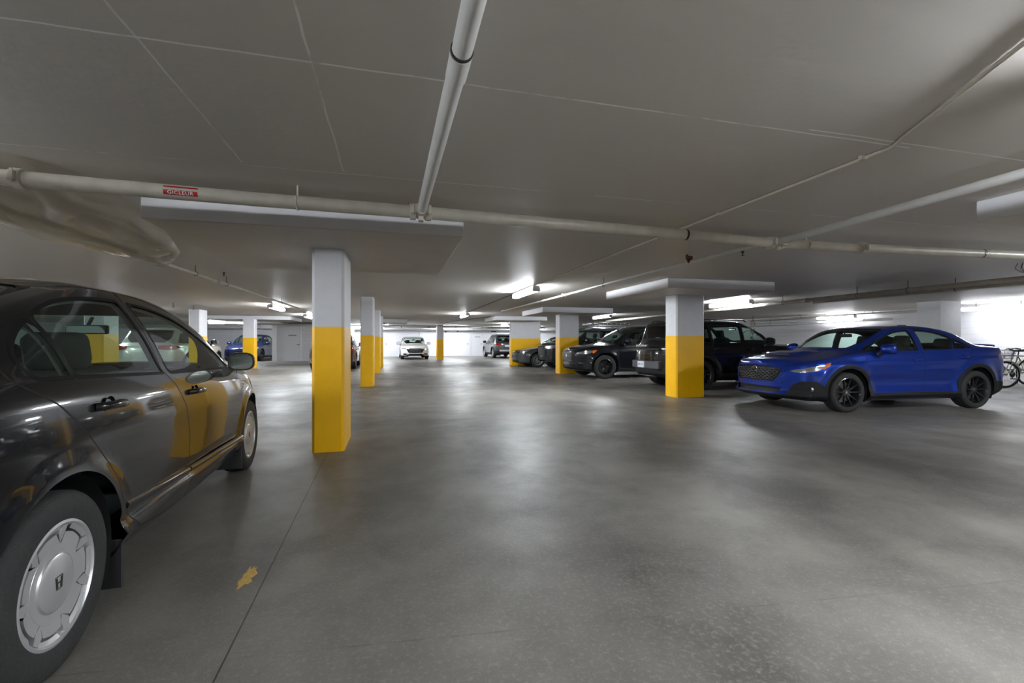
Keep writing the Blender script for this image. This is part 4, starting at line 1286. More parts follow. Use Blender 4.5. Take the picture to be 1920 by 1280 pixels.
    obj('grille_mesh', bm, M_refl, car)
    star_emblem(car, sp['xf'] - .02, .69, .045)
    bm = BM(); box(bm, (1.90, -.30, .925), (1.945, .30, .962), .006, seg=1); obj('scoop_mouth', bm, M_black, car)
    for sy in (1, -1):
        bm = BM(); p = surf_at(.98, .385, .0)
        lathe(bm, [(.045, 0), (.045, .012), (.030, .016), (0, .016)], 24, 'x', (p.x - .01, sy * p.y, p.z)); obj('fog_lamp', bm, M_refl, car, smooth=40)
    bm = BM()
    pts = [(-2.16, -.60, 1.085), (-2.20, -.52, 1.10), (-2.27, 0, 1.115), (-2.20, .52, 1.10), (-2.16, .60, 1.085)]
    tube(bm, [tuple(p) for p in catmull(pts, 6)], .016, 8)
    obj('boot_spoiler', bm, P_blue, car, smooth=50)
    bm = BM(); box(bm, (-.95, -.02, 1.445), (-.75, .02, 1.49), .018); obj('roof_antenna', bm, P_blue, car)
    return car
blue_sedan((8.608, 6.64, 0), 3.0695)

# ---- the crossovers and other cars ---------------------------------------------------------------
def suv_windows(x0, x1, x2, x3, zb0, zb1, zt, a_top, d_top, wq=True):
    """front glass from x0 back to x1, rear door glass x1..x2, quarter glass x2..x3"""
    w = [('wf', [(x0, zb0), (x0, zb0), (a_top, zt - .03), (a_top, zt - .03), (x1 + .05, zt), (x1 + .05, zt), (x1 + .05, zb0 + .01), (x1 + .05, zb0 + .01)]),
         ('wr', [(x1 - .05, zb0 + .012), (x1 - .05, zb0 + .012), (x1 - .05, zt), (x1 - .05, zt), (x2 + .03, zt - .015), (x2 + .03, zt - .015), (x2 + .05, zb1 - .01), (x2 + .05, zb1 - .01)])]
    if wq: w.append(('wq', [(x2 - .03, zb1), (x2 - .03, zb1), (x2 - .05, zt - .02), (x2 - .05, zt - .02), (d_top, zt - .06), (d_top, zt - .06), (x3, zb1 + .03), (x3, zb1 + .03)]))
    return w
def suv_doors(xa, x0, x1, x2, zs, zb, zt, ax_r, a_top):
    return [('front_door', [(xa, zs), (xa + .03, .6), (xa, zb), (a_top, zt + .03), (x1, zt + .045), (x1, zs)]),
            ('rear_door', [(x1, zs), (x1, zt + .045), (x2, zt + .03), (x2 + .01, zb - .05), (x2 + .05, .75), (ax_r + .46, .55), (ax_r + .40, zs)])]

def crossover(label, m, loc, rz, L=4.8, W=1.93, H=1.70, wb=2.85, R=.375, of=.95, style='twin', rim=M_alloyd, nose=(.92, 1.06), cowl=(1.18, 1.14), header=(.35, 1.60), rear_top=(-1.65, 1.62), rear_base=(-2.15, 1.20), zb=1.10, zt=1.52, kind='edge', clad=None, glass=None, extra=None, ds=.04, belt_f=.90, rails=None, bars=0, tumble=.30, bot=.22):
    car = empty('car', label, 'car', loc, rz, 'parked cars')
    xf = wb / 2 + of; xr = xf - L; axr = -wb / 2
    fl = flare((wb / 2, -wb / 2), R + .07, .03, .09, R)
    x1 = -.12; x2 = -1.05 - .1 * (wb - 2.7); x3 = xr + .55
    a_top = header[0] + .02
    beltpts = [(xf, belt_f), (xf - .5, nose[1] - .06), (cowl[0], zb - .045), (0, zb), (-1.2, zb + .03), (xr + .3, rear_base[1] - .05), (xr, rear_base[1] - .10)]
    deck = [(xr + .10, rear_base[1] - .06), (xr, rear_base[1] - .10)]
    cuts = []
    if kind == 'edge':
        cuts = [('grille', AS, AZ, [(-.5, .52), (-.55, .84), (.48, .84), (.58, .72), (.42, .52)], False),
                ('headlamp', AS, AZ, [(.62, .775), (.62, .82), (.95, .875), (1.18, .895), (1.14, .81), (.85, .765)], False),
                ('amber', AS, AZ, [(1.155, .80), (1.18, .897), (1.34, .895), (1.22, .80)], False),
                ('lower_grille', AS, AZ, [(-.5, .30), (-.5, .42), (.62, .42), (.55, .30)], False),
                ('fog', AS, AZ, [(.72, .50), (.74, .62), (1.02, .62), (.98, .50)], False),
                ('bumper_silver', AS, AZ, [(.70, .485), (.70, .50), (1.12, .50), (1.06, .63), (1.16, .485)], False)]
    elif kind == 'truckish':
        cuts = [('grille', AS, AZ, [(-.4, .62), (-.42, .98), (.42, .98), (.40, .62)], False),
                ('headlamp', AS, AZ, [(.46, .90), (.46, 1.01), (1.05, 1.03), (1.12, .96), (.95, .90), (.75, .86)], False),
                ('fog', AS, AZ, [(.62, .55), (.60, .78), (.84, .80), (.88, .60)], False),
                ('lower_grille', AS, AZ, [(-.5, .36), (-.5, .5), (.55, .5), (.5, .36)], False)]
    elif kind == 'hatch':
        cuts = [('grille', AS, AZ, [(-.5, .40), (-.55, .66), (.46, .68), (.60, .70), (.44, .44)], False),
                ('headlamp', AS, AZ, [(.62, .665), (.64, .72), (1.08, .775), (1.14, .755), (.95, .69)], False),
                ('lower_grille', AS, AZ, [(-.5, .24), (-.5, .33), (.60, .33), (.55, .24)], False)]
    elif kind == 'ev':
        cuts = [('headlamp', AS, AZ, [(.68, .68), (.72, .74), (1.05, .85), (1.16, .86), (1.0, .74)], False),
                ('lower_grille', AS, AZ, [(-.5, .28), (-.5, .38), (.75, .38), (.70, .28)], False)]
    rc = [('tail_lamp', ASR, AZ, [(.42, zb - .14), (.42, zb - .02), (.80, zb - .01), (1.16, zb - .04), (1.12, zb - .10), (.8, zb - .17)], False)]
    if kind == 'box':
        rc = [('tail_lamp', ASR, AZ, [(.72, .78), (.72, 1.03), (.98, 1.05), (1.0, .80)], False)]
        cuts = []
    cuts = cuts + rc
    fc = []
    if clad:
        fc = [('cladding', lambda A: np.minimum(bot + .17 - A[:, AZ], np.minimum(A[:, NY] - .5, wb / 2 + .1 - np.abs(A[:, AX])))),
              ('rear_lower', lambda A: np.minimum(bot + .30 - A[:, AZ], axr - .45 - A[:, AX])),
              ('lower_front', lambda A: np.minimum(bot + .20 - A[:, AZ], A[:, AX] - (wb / 2 + .45)))]
    kw = dict(clad=clad) if clad else {}
    sp = spec(L, W, H, wb, R, of, nose, cowl, header, rear_top, rear_base, deck, beltpts, bot=bot, tumble=tumble,
        arch=R + .055, bump=fl, wheel_y=W / 2 - .13,
        ws=(header[0] + .05, cowl[0] - .09, .585), rw=(rear_base[0] + .05, rear_top[0] - .06, .60),
        windows=suv_windows(cowl[0] - .33, x1, x2, x3, zb + .02, zb + .045, zt, a_top, rear_top[0] + .10),
        winpar=dict(wf='front_door', wr='rear_door', wq='body'),
        doors=suv_doors(cowl[0] - .22, cowl[0] - .33, x1, x2, bot + .10, zb, zt, axr, a_top),
        handles=[('front_door', x1 + .14, zb - .12), ('rear_door', x2 + .17, zb - .11)], hL=.18,
        mir=(cowl[0] - .52, W / 2 + .10, zb + .075), mir_root=W / 2 - .04, mirs=1.08, mirmat=m,
        dash_x=cowl[0] - .35, dash_z=zb, mirror_x=header[0] + .12, mirror_z=H - .22, front_seat=-.02, rear_seat=-.95, head=zt - .16, seat_z=.72, lining_z=zb - .01, floor_x=(xr + .6, 1.1),
        cuts=cuts, fcuts=fc, gap=.005, **kw)
    g = dict(wr=G_dark, wq=G_dark, rear_window=G_dark) if glass is None else glass
    s = car_skin(car, sp, m, ds, g)
    generic_parts(car, sp, s, m, (R, .235, R * .66, style, rim))
    if rails: roof_rails(car, rails[0], rails[1], rails[2], m=M_plast, bars=bars)
    return car, sp, s
clear = dict()
# black crossover, nose towards the aisle
car_, sp_, s_ = crossover('black crossover with black five-spoke wheels and amber side marker, nose at the column', P_black2, (7.86, 13.95, 0), PI - .02, kind='edge')
for sy in (1, -1):
    bm = BM(); x = .18
# the mesh grille insert
bm = BM(); xg = sp_['xf'] + .002
for k in range(9):
    for j in range(7):
        y = -.40 + k * .10 + (.05 if j % 2 else 0); z = .56 + j * .042
        if abs(y) < .44: box(bm, (xg - .03, y - .018, z - .008), (xg - .012, y + .018, z + .008))
obj('grille_mesh', bm, M_refl, car_)
bm = BM(); lathe(bm, [(.0, xg + .012), (.05, xg + .006), (.058, xg - .01)], 30, 'x', (0, 0, .70))
for v in bm.verts: v.co.y *= 1.5
obj('front_emblem', bm, M_chrome, car_, smooth=50)

# compact black SUV parked tail-out behind the broad column
car_, sp_, s_ = crossover('black boxy SUV parked tail out behind the broad column, with small rear plate', P_black, (8.50, 10.35, 0), .015, L=4.55, W=1.90, H=1.72, wb=2.68, R=.36, of=.88, kind='box',
    nose=(.98, 1.10), cowl=(1.02, 1.16), header=(.20, 1.61), rear_top=(-1.95, 1.66), rear_base=(-2.17, 1.14), zb=1.10, zt=1.54, rails=((.2, -1.75), .60, 1.665), glass=dict(wq=G_dark, rear_window=G_dark), tumble=.24, clad=.05)
xr = sp_['xr']
RY = Matrix(((0, 0, -1, 0), (-1, 0, 0, 0), (0, 1, 0, 0), (0, 0, 0, 1)))
bm = BM(); box(bm, (xr + .0, -.6, .965), (xr + .05, .6, 1.0), .01, seg=1); obj('tailgate_trim', bm, M_plast, car_)
text_obj('tailgate_lettering', 'DISCOVERY', .07, M_white, Matrix.Translation((xr + .004, .16, 1.06)) @ RY, car_, .004, 1.5)
bm = BM(); box(bm, (xr - .035, .0, .51), (xr - .015, .30, .67), .004, seg=1); pl = obj('number_plate', bm, M_plate, car_)
text_obj('plate_characters', '40Y DH', .075, M_plateb, Matrix.Translation((xr - .036, .15, .59)) @ RY, pl, .001)
bm = BM(); box(bm, (xr - .02, -.60, .49), (xr + .10, .60, .69), .03); obj('rear_bumper', bm, mat('grey_bumper_plastic', hexc('4a4b50'), 0.5), car_)

# black off-road SUV with roof basket
car_, sp_, s_ = crossover('tall black SUV with a roof basket, behind the column by the black crossover', P_black2, (8.28, 18.3, 0), PI, L=4.82, W=1.92, H=1.80, wb=2.79, R=.39, of=.90, kind='truckish', style='multi',
    nose=(1.03, 1.15), cowl=(1.08, 1.20), header=(.48, 1.70), rear_top=(-1.95, 1.73), rear_base=(-2.30, 1.25), zb=1.14, zt=1.60, belt_f=1.0, bot=.30, tumble=.22, glass=dict(rear_window=G_dark))
bm = BM()
for z in (1.86, 1.98):
    tube(bm, [(.1, -.6, z), (.1, .6, z), (-1.55, .6, z), (-1.55, -.6, z), (.1, -.6, z)], .014, 6)
for k in range(9):
    x = .1 - 1.65 * k / 8
    tube(bm, [(x, -.6, 1.98), (x, -.6, 1.86), (x, .6, 1.86), (x, .6, 1.98)], .009, 6)
for x in (-.1, -.75, -1.4):
    for y in (-.55, .55): tube(bm, [(x, y, 1.86), (x, y, 1.76)], .014, 6)
obj('roof_basket', bm, M_plast, car_)
bm = BM()
for k in range(14):
    y = -.5 + 1.0 * k / 13; box(bm, (.06, y - .028, 1.88), (.13, y + .028, 1.945), .006, seg=1)
obj('roof_light_bar', bm, M_refl, car_)

# dark grey hatchback
crossover('dark grey hatchback with silver wheels, nose in front of the extra wide column', P_grey, (7.68, 20.45, 0), PI, L=4.46, W=1.79, H=1.44, wb=2.72, R=.325, of=.93, kind='hatch', style='multi', rim=M_alloy,
    nose=(.70, .86), cowl=(1.05, .97), header=(.30, 1.36), rear_top=(-1.3, 1.37), rear_base=(-2.0, 1.0), zb=.93, zt=1.30, belt_f=.68, bot=.17, glass=clear)

# white sedan facing the camera
car_, sp_, s_ = crossover('white sedan facing the camera in front of the far wall', P_white, (1.33, 32.35, 0), -PI / 2 + .02, L=4.80, W=1.84, H=1.50, wb=2.75, R=.33, of=.98, kind='hatch', style='multi', rim=M_alloy,
    nose=(.78, .93), cowl=(1.05, 1.01), header=(.25, 1.42), rear_top=(-1.1, 1.43), rear_base=(-1.75, 1.12), zb=.98, zt=1.36, belt_f=.76, glass=clear)
bm = BM(); xg = sp_['xf'] - .005
prism(bm, [(-.36, .50), (.36, .50), (.43, .64), (.38, .72), (-.38, .72), (-.43, .64)], xg - .05, xg + .012, Matrix(((0, 0, 1, 0), (1, 0, 0, 0), (0, 1, 0, 0), (0, 0, 0, 1))))
gr = obj('front_grille', bm, M_grille, car_)
for sy in (1, -1):
    bm = BM(); rbox(bm, (xg - .10, sy * .66, .36), (.16, .22, .08), .025); obj('fog_lamp_recess', bm, M_grille, car_, smooth=40)
bm = BM(); rbox(bm, (xg - .035, 0, .34), (.09, .86, .09), .03); obj('lower_air_intake', bm, M_grille, car_, smooth=40)
bm = BM()
for z in (.54, .585, .63, .675): box(bm, (xg + .0, -.37, z - .006), (xg + .02, .37, z + .006))
obj('grille_bars', bm, M_chrome, gr)
star_emblem(car_, xg + .02, .625, .045)

# dark blue electric crossover
crossover('dark blue car with smooth nose behind the left yellow column', P_navy, (-8.5, 31.55, 0), -PI / 2 - .03, L=4.75, W=1.92, H=1.62, wb=2.89, R=.355, of=.86, kind='ev', style='multi',
    nose=(.74, .93), cowl=(1.25, 1.04), header=(.25, 1.53), rear_top=(-1.2, 1.55), rear_base=(-2.05, 1.12), zb=1.0, zt=1.45, belt_f=.72, glass=clear)

# grey crossover by the far wall, tail towards the camera
car_, sp_, s_ = crossover('grey crossover with roof rails seen from behind at the far wall', P_mgrey, (7.68, 33.0, 0), PI / 2 + .03, L=4.60, W=1.86, H=1.68, wb=2.69, R=.36, of=.93, kind='box2', style='multi', rim=M_alloy,
    nose=(.95, 1.07), cowl=(1.12, 1.12), header=(.38, 1.58), rear_top=(-1.65, 1.60), rear_base=(-2.05, 1.12), zb=1.07, zt=1.50, clad=.06, rails=((.3, -1.6), .58, 1.60), bars=2)
bm = BM(); box(bm, (sp_['xr'] - .02, -.62, .48), (sp_['xr'] + .12, .62, .60), .02); obj('rear_skid_plate', bm, M_alloy, car_)
bm = BM(); box(bm, (sp_['xr'] + .0, -.26, .80), (sp_['xr'] + .02, .26, .93), .004, seg=1); obj('number_plate', bm, M_plate, car_)

# red-brown sedan between the columns
crossover('dark red-brown car seen from behind, half hidden by the nearest column', P_brown, (-2.46, 21.95, 0), PI / 2 + .01, L=4.60, W=1.82, H=1.49, wb=2.70, R=.325, of=.92, kind='hatch', style='multi', rim=M_alloy,
    nose=(.74, .88), cowl=(1.05, .98), header=(.25, 1.41), rear_top=(-1.3, 1.41), rear_base=(-2.0, 1.05), zb=.95, zt=1.35, belt_f=.72, glass=clear)

# pale silver crossover on the left
crossover('pale silver crossover seen through and just above the black sedan', P_silver, (-7.6, 18.95, 0), PI / 2, L=4.55, W=1.85, H=1.66, wb=2.67, R=.355, of=.90, kind='box2', style='multi', rim=M_alloy,
    nose=(.95, 1.05), cowl=(1.12, 1.11), header=(.36, 1.56), rear_top=(-1.6, 1.57), rear_base=(-2.05, 1.12), zb=1.06, zt=1.48, clad=.05)

# ================================================================== pipes and fittings
def hanger(bm, x, y, z, r, top=CEIL, ax='x', mi=0):
    """rod from the ceiling with a ring round the pipe"""
    tube(bm, [(x, y, z + r), (x, y, top)], .006, 6, mi=mi)
    n = 20; pts = []
    for k in range(n + 1):
        a = 2 * PI * k / n
        pts.append((x, y + (r + .004) * math.cos(a), z + (r + .004) * math.sin(a)) if ax == 'x' else (x + (r + .004) * math.cos(a), y, z + (r + .004) * math.sin(a)))
    tube(bm, pts, .005, 5, cap=False, mi=mi)
def collar(bm, p, d, r, w=.06):
    """grooved coupling: two half shells with bolt ears"""
    p, d = Vector(p), Vector(d).normalized()
    tube(bm, [p - d * w / 2, p - d * w * .42, p + d * w * .42, p + d * w / 2], [r * 1.02, r * 1.28, r * 1.28, r * 1.02], 20)
    s = d.cross(Vector((0, 0, 1))).normalized()
    for sg in (-1, 1):
        for dz in (-.0, ):
            c = p + s * sg * r * 1.45
            v = [c + Vector((0, 0, z)) for z in (-.028, .028)]
            tube(bm, v, .020, 8); tube(bm, [c + Vector((0, 0, -.042)), c + Vector((0, 0, .042))], .009, 6)
def pipe_thing(name, label, pts, r, m, collars=(), hang=(), ax='x', cat='pipe', cr=None, hm=None, clm=None):
    c = Vector(pts[0])
    t = empty(name, label, cat, tuple(c), 0, 'pipes under the ceiling' if cat == 'pipe' else 'conduits under the ceiling')
    P = [Vector(p) - c for p in pts]
    bm = BM(); tube(bm, P, r, 20); obj('pipe_run', bm, m, t, smooth=40)
    for q, d in collars:
        bm = BM(); collar(bm, Vector(q) - c, d, cr or r); obj('pipe_coupling', bm, clm or m, t, smooth=35)
    for q in hang:
        q = Vector(q) - c
        bm = BM(); hanger(bm, q.x, q.y, q.z, r, CEIL - c.z, ax); obj('pipe_hanger', bm, hm or M_dark, t, smooth=40)
    return t, c
HP = 2.20
mp = [(-6.8, 3.50, HP), (-2.39, 3.57, HP), (-.97, 3.66, HP), (.21, 3.70, HP), (2.73, 3.83, HP), (3.88, 3.93, HP), (5.0, 3.89, HP), (7.27, 3.72, HP), (12.0, 3.45, HP)]
t, c = pipe_thing('sprinkler_main_pipe', 'cream painted sprinkler main crossing the picture under the ceiling', mp, .05, M_pipe,
    collars=[((-2.29, 3.575, HP), (1, .03, 0)), ((5.0, 3.89, HP), (1, -.05, 0))],
    hang=[(-.69, 3.675, HP), (4.27, 3.915, HP), (-4.5, 3.54, HP)], ax='x', hm=M_pipe)
for x, y in ((2.73, 3.83), (6.65, 3.765)):
    bm = BM(); tube(bm, [(x - .012 - c.x, y - c.y, 0), (x + .012 - c.x, y - c.y, 0)], .0512, 20, cap=False); obj('paint_gap_ring', bm, M_dark, t)
# tee fittings
for x, y in ((.21, 3.70), (3.88, 3.93)):
    bm = BM()
    for s_ in (-.06, .06): collar(bm, (x + s_ - c.x, y - c.y, 0), (1, .05, 0), .05, .05)
    tube(bm, [(x - c.x, y - c.y, 0), (x - c.x, y - .13 - c.y, 0)], .047, 16)
    tube(bm, [(x - c.x, y - .04 - c.y, -.04), (x - c.x, y - .05 - c.y, -.085)], .022, 10)
    obj('pipe_tee', bm, M_pipe, t, smooth=35)
# label wrapped on the front of the pipe
lx = -1.41; ly = 3.632
bm = BM(); n = 8; R_ = .0515
for ang0, ang1 in ((-.62, .02), (.38, .62)):
    V = []
    for k in range(n + 1):
        a = ang0 + (ang1 - ang0) * k / n
        V.append([bm.verts.new((lx + dx - c.x, ly + dx * .063 - R_ * math.cos(a) - c.y, R_ * math.sin(a))) for dx in (-.10, .10)])
    for a, b in zip(V, V[1:]): bm.faces.new((a[0], a[1], b[1], b[0]))
lab = obj('pipe_label', bm, M_red, t, smooth=60)
ta = math.radians(-17)
Mx = Matrix.Translation((lx - c.x, ly - (R_ + .001) * math.cos(ta) - c.y, (R_ + .001) * math.sin(ta))) @ Matrix.Rotation(math.atan(.063), 4, 'Z') @ Matrix.Rotation(PI / 2 - ta, 4, 'X')
text_obj('label_lettering', 'GICLEUR', .035, M_white, Mx, lab, .0006, 1.12)

t, c = pipe_thing('sprinkler_branch_pipe', 'thick branch pipe running overhead from the main towards the camera', [(.235, -3.0, HP), (.235, 1.62, HP), (.225, 2.6, HP), (.215, 3.58, HP)], .037, M_pipew,
    collars=[], hang=[(.235, -1.0, HP)], ax='y')
bm = BM(); tube(bm, [(0, 4.62, 0), (0, 4.77, 0)], .041, 20); obj('pipe_sleeve', bm, M_pipew, t, smooth=40)
bm = BM(); tube(bm, [(0, 4.60, 0), (0, 4.612, 0)], .0415, 20); obj('sleeve_seal', bm, M_dark, t, smooth=40)
pipe_thing('sprinkler_branch_pipe', 'white branch pipe running from the right tee out of the picture', [(3.70, -3.0, HP), (3.74, 1.9, HP), (3.86, 3.83, HP)], .033, M_pipew, hang=[(3.70, -1.5, HP)], ax='y')
t, c = pipe_thing('sprinkler_branch_pipe', 'thin branch pipe running away from the right tee along the ceiling', [(3.84, 4.0, HP + .02), (3.75, 6.0, HP + .02), (3.68, 9.1, HP), (3.62, 12.5, HP), (3.56, 15.0, HP)], .024, M_pipew,
    collars=[((3.67, 9.5, HP), (0, 1, 0))], hang=[(3.70, 7.6, HP), (3.64, 11.0, HP)], ax='y', cr=.026)
bm = BM(); tube(bm, [(3.76 - c.x, 5.2 - c.y, -.01), (3.76 - c.x, 5.25 - c.y, .09)], .02, 8); tube(bm, [(3.72 - c.x, 5.2 - c.y, .05), (3.80 - c.x, 5.2 - c.y, .05)], .025, 8); obj('rusty_clamp', bm, M_rust, t)
pipe_thing('sprinkler_branch_pipe', 'thin branch pipe on the left running from the plastic sheet to the far lamps', [(-2.95, 2.4, HP), (-2.93, 5.0, HP), (-2.90, 8.6, HP), (-2.88, 12.0, HP), (-2.86, 15.3, HP)], .026, M_pipe,
    collars=[((-2.90, 8.75, HP), (0, 1, 0))], hang=[(-2.91, 7.9, HP), (-2.90, 9.2, HP), (-2.87, 13.2, HP)], ax='y', cr=.028)
pipe_thing('sprinkler_main_pipe', 'large pipe along the ceiling above the blue sedan', [(9.52, -4, 2.07), (9.5, 4.0, 2.07), (9.5, 4.85, 2.15), (9.52, 9.2, 2.15), (9.75, 13.0, 2.15), (9.9, 20.0, 2.15)], .045, M_pipe,
    collars=[((9.52, 8.7, 2.15), (0, 1, 0))], hang=[(9.52, 7.5, 2.15), (9.5, 6.5, 2.15), (9.52, 9.4, 2.15), (9.7, 12.0, 2.15)], ax='y')
pipe_thing('water_pipe', 'thinner pipe beside the large one above the blue sedan', [(9.95, -4, 2.06), (9.93, 4.2, 2.06), (9.93, 5.0, 2.12), (9.93, 8.9, 2.12)], .030, M_pipe, hang=[(9.93, 6.0, 2.12)], ax='y')
pipe_thing('drain_pipe', 'white drain pipe on the right wall behind the blue sedan roof', [(17.5, 12.5, 1.99), (17.5, 24.0, 1.96)], .05, M_pipew, collars=[((17.5, 14.2, 1.985), (0, 1, 0)), ((17.5, 17.0, 1.98), (0, 1, 0))], hang=[(17.5, 13.5, 1.99), (17.5, 18.0, 1.98)], ax='y')
pipe_thing('drain_pipe', 'dark edged pipe high on the right wall with a rusty clamp', [(17.0, 10.6, 2.22), (17.1, 19.0, 2.20)], .025, M_pipe, hang=[(17.0, 12.8, 2.22), (17.05, 15.9, 2.22)], ax='y', hm=M_rust)
# conduit feeding the aisle lamps
t, c = pipe_thing('electrical_conduit', 'slim conduit crossing the ceiling from upper right to the nearest lamp', [(1.55, -.3, CEIL - .013), (2.35, 1.2, CEIL - .013), (2.78, 1.93, CEIL - .013), (2.85, 2.03, CEIL - .013), (2.85, 2.12, CEIL - .013), (2.82, 5.5, CEIL - .013), (2.8, 8.85, CEIL - .013)], .011, M_pipe, cat='conduit')
bm = BM()
for y in (2.2, 3.5, 5.0, 6.6, 8.0): box(bm, (2.815 - c.x, y - .012 - c.y, -.014), (2.865 - c.x, y + .012 - c.y, .013))
obj('conduit_clip', bm, M_pipe, t)
pipe_thing('electrical_conduit', 'thin conduit between the two aisle lamps', [(2.8, 10.4, CEIL - .013), (2.85, 18.0, CEIL - .013)], .009, M_dark, cat='conduit')
pipe_thing('electrical_conduit', 'thin diagonal conduit beyond the second aisle lamp', [(4.3, 20.5, CEIL - .02), (3.4, 25.0, CEIL - .02), (2.9, 27.5, CEIL - .06), (2.9, 28.1, 2.16)], .012, M_dark, cat='conduit')
# services in front of the far wall
pipe_thing('service_pipe', 'long dark pipe crossing the bay in front of the far wall', [(-9.0, 28.2, 2.13), (17.5, 28.2, 2.13)], .03, M_pipe, hang=[(x, 28.2, 2.13) for x in (-6, -3, 0, 3, 6)], ax='x')
pipe_thing('service_pipe', 'white pipe under the beam at the far wall', [(-12.0, 34.9, 2.10), (17.0, 34.9, 2.10)], .045, M_pipew, hang=[(x, 34.9, 2.10) for x in (-2, 2, 6)], ax='x')
t = empty('ventilation_duct', 'long white duct hanging before the far wall', 'duct', (3.0, 32.6, 2.12))
bm = BM(); box(bm, (-4.6, -.15, -.0), (8, .15, .13), .01); obj('duct_body', bm, M_galv, t)
bm = BM()
for k in range(7): box(bm, (-4.4 + k * 1.9, -.16, -.008), (-4.36 + k * 1.9, .16, .138))
obj('duct_flange', bm, M_dark, t)
bm = BM()
for k in (-4.0, 0.0, 4.0, 7.5): box(bm, (k - .01, -.165, -.01), (k + .01, -.155, CEIL - 2.12)); box(bm, (k - .01, .155, -.01), (k + .01, .165, CEIL - 2.12)); box(bm, (k - .01, -.165, -.012), (k + .01, .165, -.004))
obj('duct_strap', bm, M_dark, t)

# hooks hanging near the left columns
for x, y, l_ in ((-6.32, 15.6, 'thin wire hook hanging left of the white column'), (-6.12, 16.45, 'thin wire hook hanging in front of the white column')):
    bm = BM(); pts = [(0, 0, 0), (0, 0, -.08), (.03, 0, -.12), (0, 0, -.15), (-.04, 0, -.12)]
    tube(bm, [tuple(p) for p in catmull(pts, 4)], .008, 6); o = obj('ceiling_hook', bm, M_dark, None, smooth=40); o.location = (x, y, CEIL); tag(o, l_, 'hook', 'wire hooks by the white column')
for x, z, w_, l_ in ((4.0, 1.94, .16, 'small dark box high on the far wall right of the distant column'), (4.95, 1.99, .14, 'small dark box above the wide door in the far wall'), (7.9, 1.99, .42, 'long dark box high on the far wall above the grey crossover')):
    bm = BM(); box(bm, (-w_ / 2, -.08, -.05), (w_ / 2, 0, .05), .008, seg=1); o = obj('wall_box', bm, M_dark, None); o.location = (x, Y1, z); tag(o, l_, 'wall box', 'small boxes on the far wall')
# sprinkler heads
for x, y, l_ in ((4.33, 4.9, 'small sprinkler nozzle under the ceiling near the broad column'), (-2.75, 8.6, 'small sprinkler nozzle beside the left thin pipe'), (1.9, 27.0, 'tiny sprinkler nozzle on the ceiling before the far wall'), (9.0, 4.55, 'caged sprinkler nozzle at the right edge')):
    bm = BM(); lathe(bm, [(.02, 0), (.02, -.02), (.008, -.03), (.008, -.055), (.022, -.058), (.022, -.061), (0, -.061)], 12, 'z')
    if 'caged' in l_:
        for k in range(6):
            a = PI * k / 3
            tube(bm, [(.10 * math.cos(a), .10 * math.sin(a), 0), (.13 * math.cos(a), .13 * math.sin(a), -.08), (.06 * math.cos(a), .06 * math.sin(a), -.14), (-.06 * math.cos(a), -.06 * math.sin(a), -.14)], .004, 5)
    o = obj('fire_sprinkler', bm, M_dark, None, smooth=40); o.location = (x, y, CEIL); tag(o, l_, 'sprinkler', 'ceiling sprinkler nozzles')

# ------------------------------------------------------------------ plastic sheet hung from the pipes
def sheet_mat():
    m = bpy.data.materials.new('translucent_plastic_film'); m.use_nodes = True; nt = m.node_tree
    b = nt.nodes['Principled BSDF']; out = nt.nodes['Material Output']
    b.inputs['Base Color'].default_value = (*hexc('c4beb2'), 1); b.inputs['Roughness'].default_value = .12
    b.inputs['Specular IOR Level'].default_value = .8
    tr = nt.nodes.new('ShaderNodeBsdfTransparent'); tr.inputs[0].default_value = (.95, .93, .88, 1)
    tl = nt.nodes.new('ShaderNodeBsdfTranslucent'); tl.inputs[0].default_value = (.6, .56, .48, 1)
    m1 = nt.nodes.new('ShaderNodeMixShader'); m1.inputs[0].default_value = .4
    nt.links.new(b.outputs[0], m1.inputs[1]); nt.links.new(tl.outputs[0], m1.inputs[2])
    m2 = nt.nodes.new('ShaderNodeMixShader'); m2.inputs[0].default_value = .38
    nt.links.new(m1.outputs[0], m2.inputs[1]); nt.links.new(tr.outputs[0], m2.inputs[2])
    nt.links.new(m2.outputs[0], out.inputs[0])
    return m
def sheet():
    top = [(-2.9, 3.0, 2.326), (-2.31, 3.46, 2.326), (-2.2, 3.62, 2.325), (-2.07, 3.95, 2.322), (-2.12, 4.8, 2.30), (-2.32, 5.7, 2.27), (-2.5, 6.35, 2.25)]
    bot = [(-3.9, 3.2, 2.15), (-3.35, 4.0, 2.10), (-3.12, 4.55, 2.13), (-3.08, 5.1, 2.09), (-3.02, 5.7, 2.13), (-2.98, 6.4, 2.13), (-2.93, 7.0, 2.15)]
    T = catmull(top, 12); B = catmull(bot, 12); nu = len(T); nv = 40
    rnd = random.Random(3); bm = BM(); G_ = []
    from mathutils import noise as mn
    for i in range(nu):
        row = []
        for j in range(nv + 1):
            t_ = j / nv; p = Vector(T[i]) * (1 - t_) + Vector(B[i]) * t_
            e = math.sin(PI * t_)
            p.z += -.055 * e
            q = Vector((p.x * 2.2, p.y * 1.2, i * .02))
            w = 1.2 - 3.2 * abs(mn.noise(q * 1.6))
            p.z += e * (.040 * w + .010 * (.5 - 2 * abs(mn.noise(q * 3.0)))) + .003 * mn.noise(q * 9)
            p.x += .03 * e * mn.noise(q * 3 + Vector((5, 0, 0)))
            p.z = min(p.z, 2.327)
            row.append(bm.verts.new(p))
        G_.append(row)
    for i in range(nu - 1):
        for j in range(nv): bm.faces.new((G_[i][j], G_[i + 1][j], G_[i + 1][j + 1], G_[i][j + 1]))
    return tag(obj('plastic_sheet', bm, sheet_mat(), None, smooth=True), 'crumpled translucent plastic film hung under the ceiling at upper left', 'plastic sheet')
sheet()
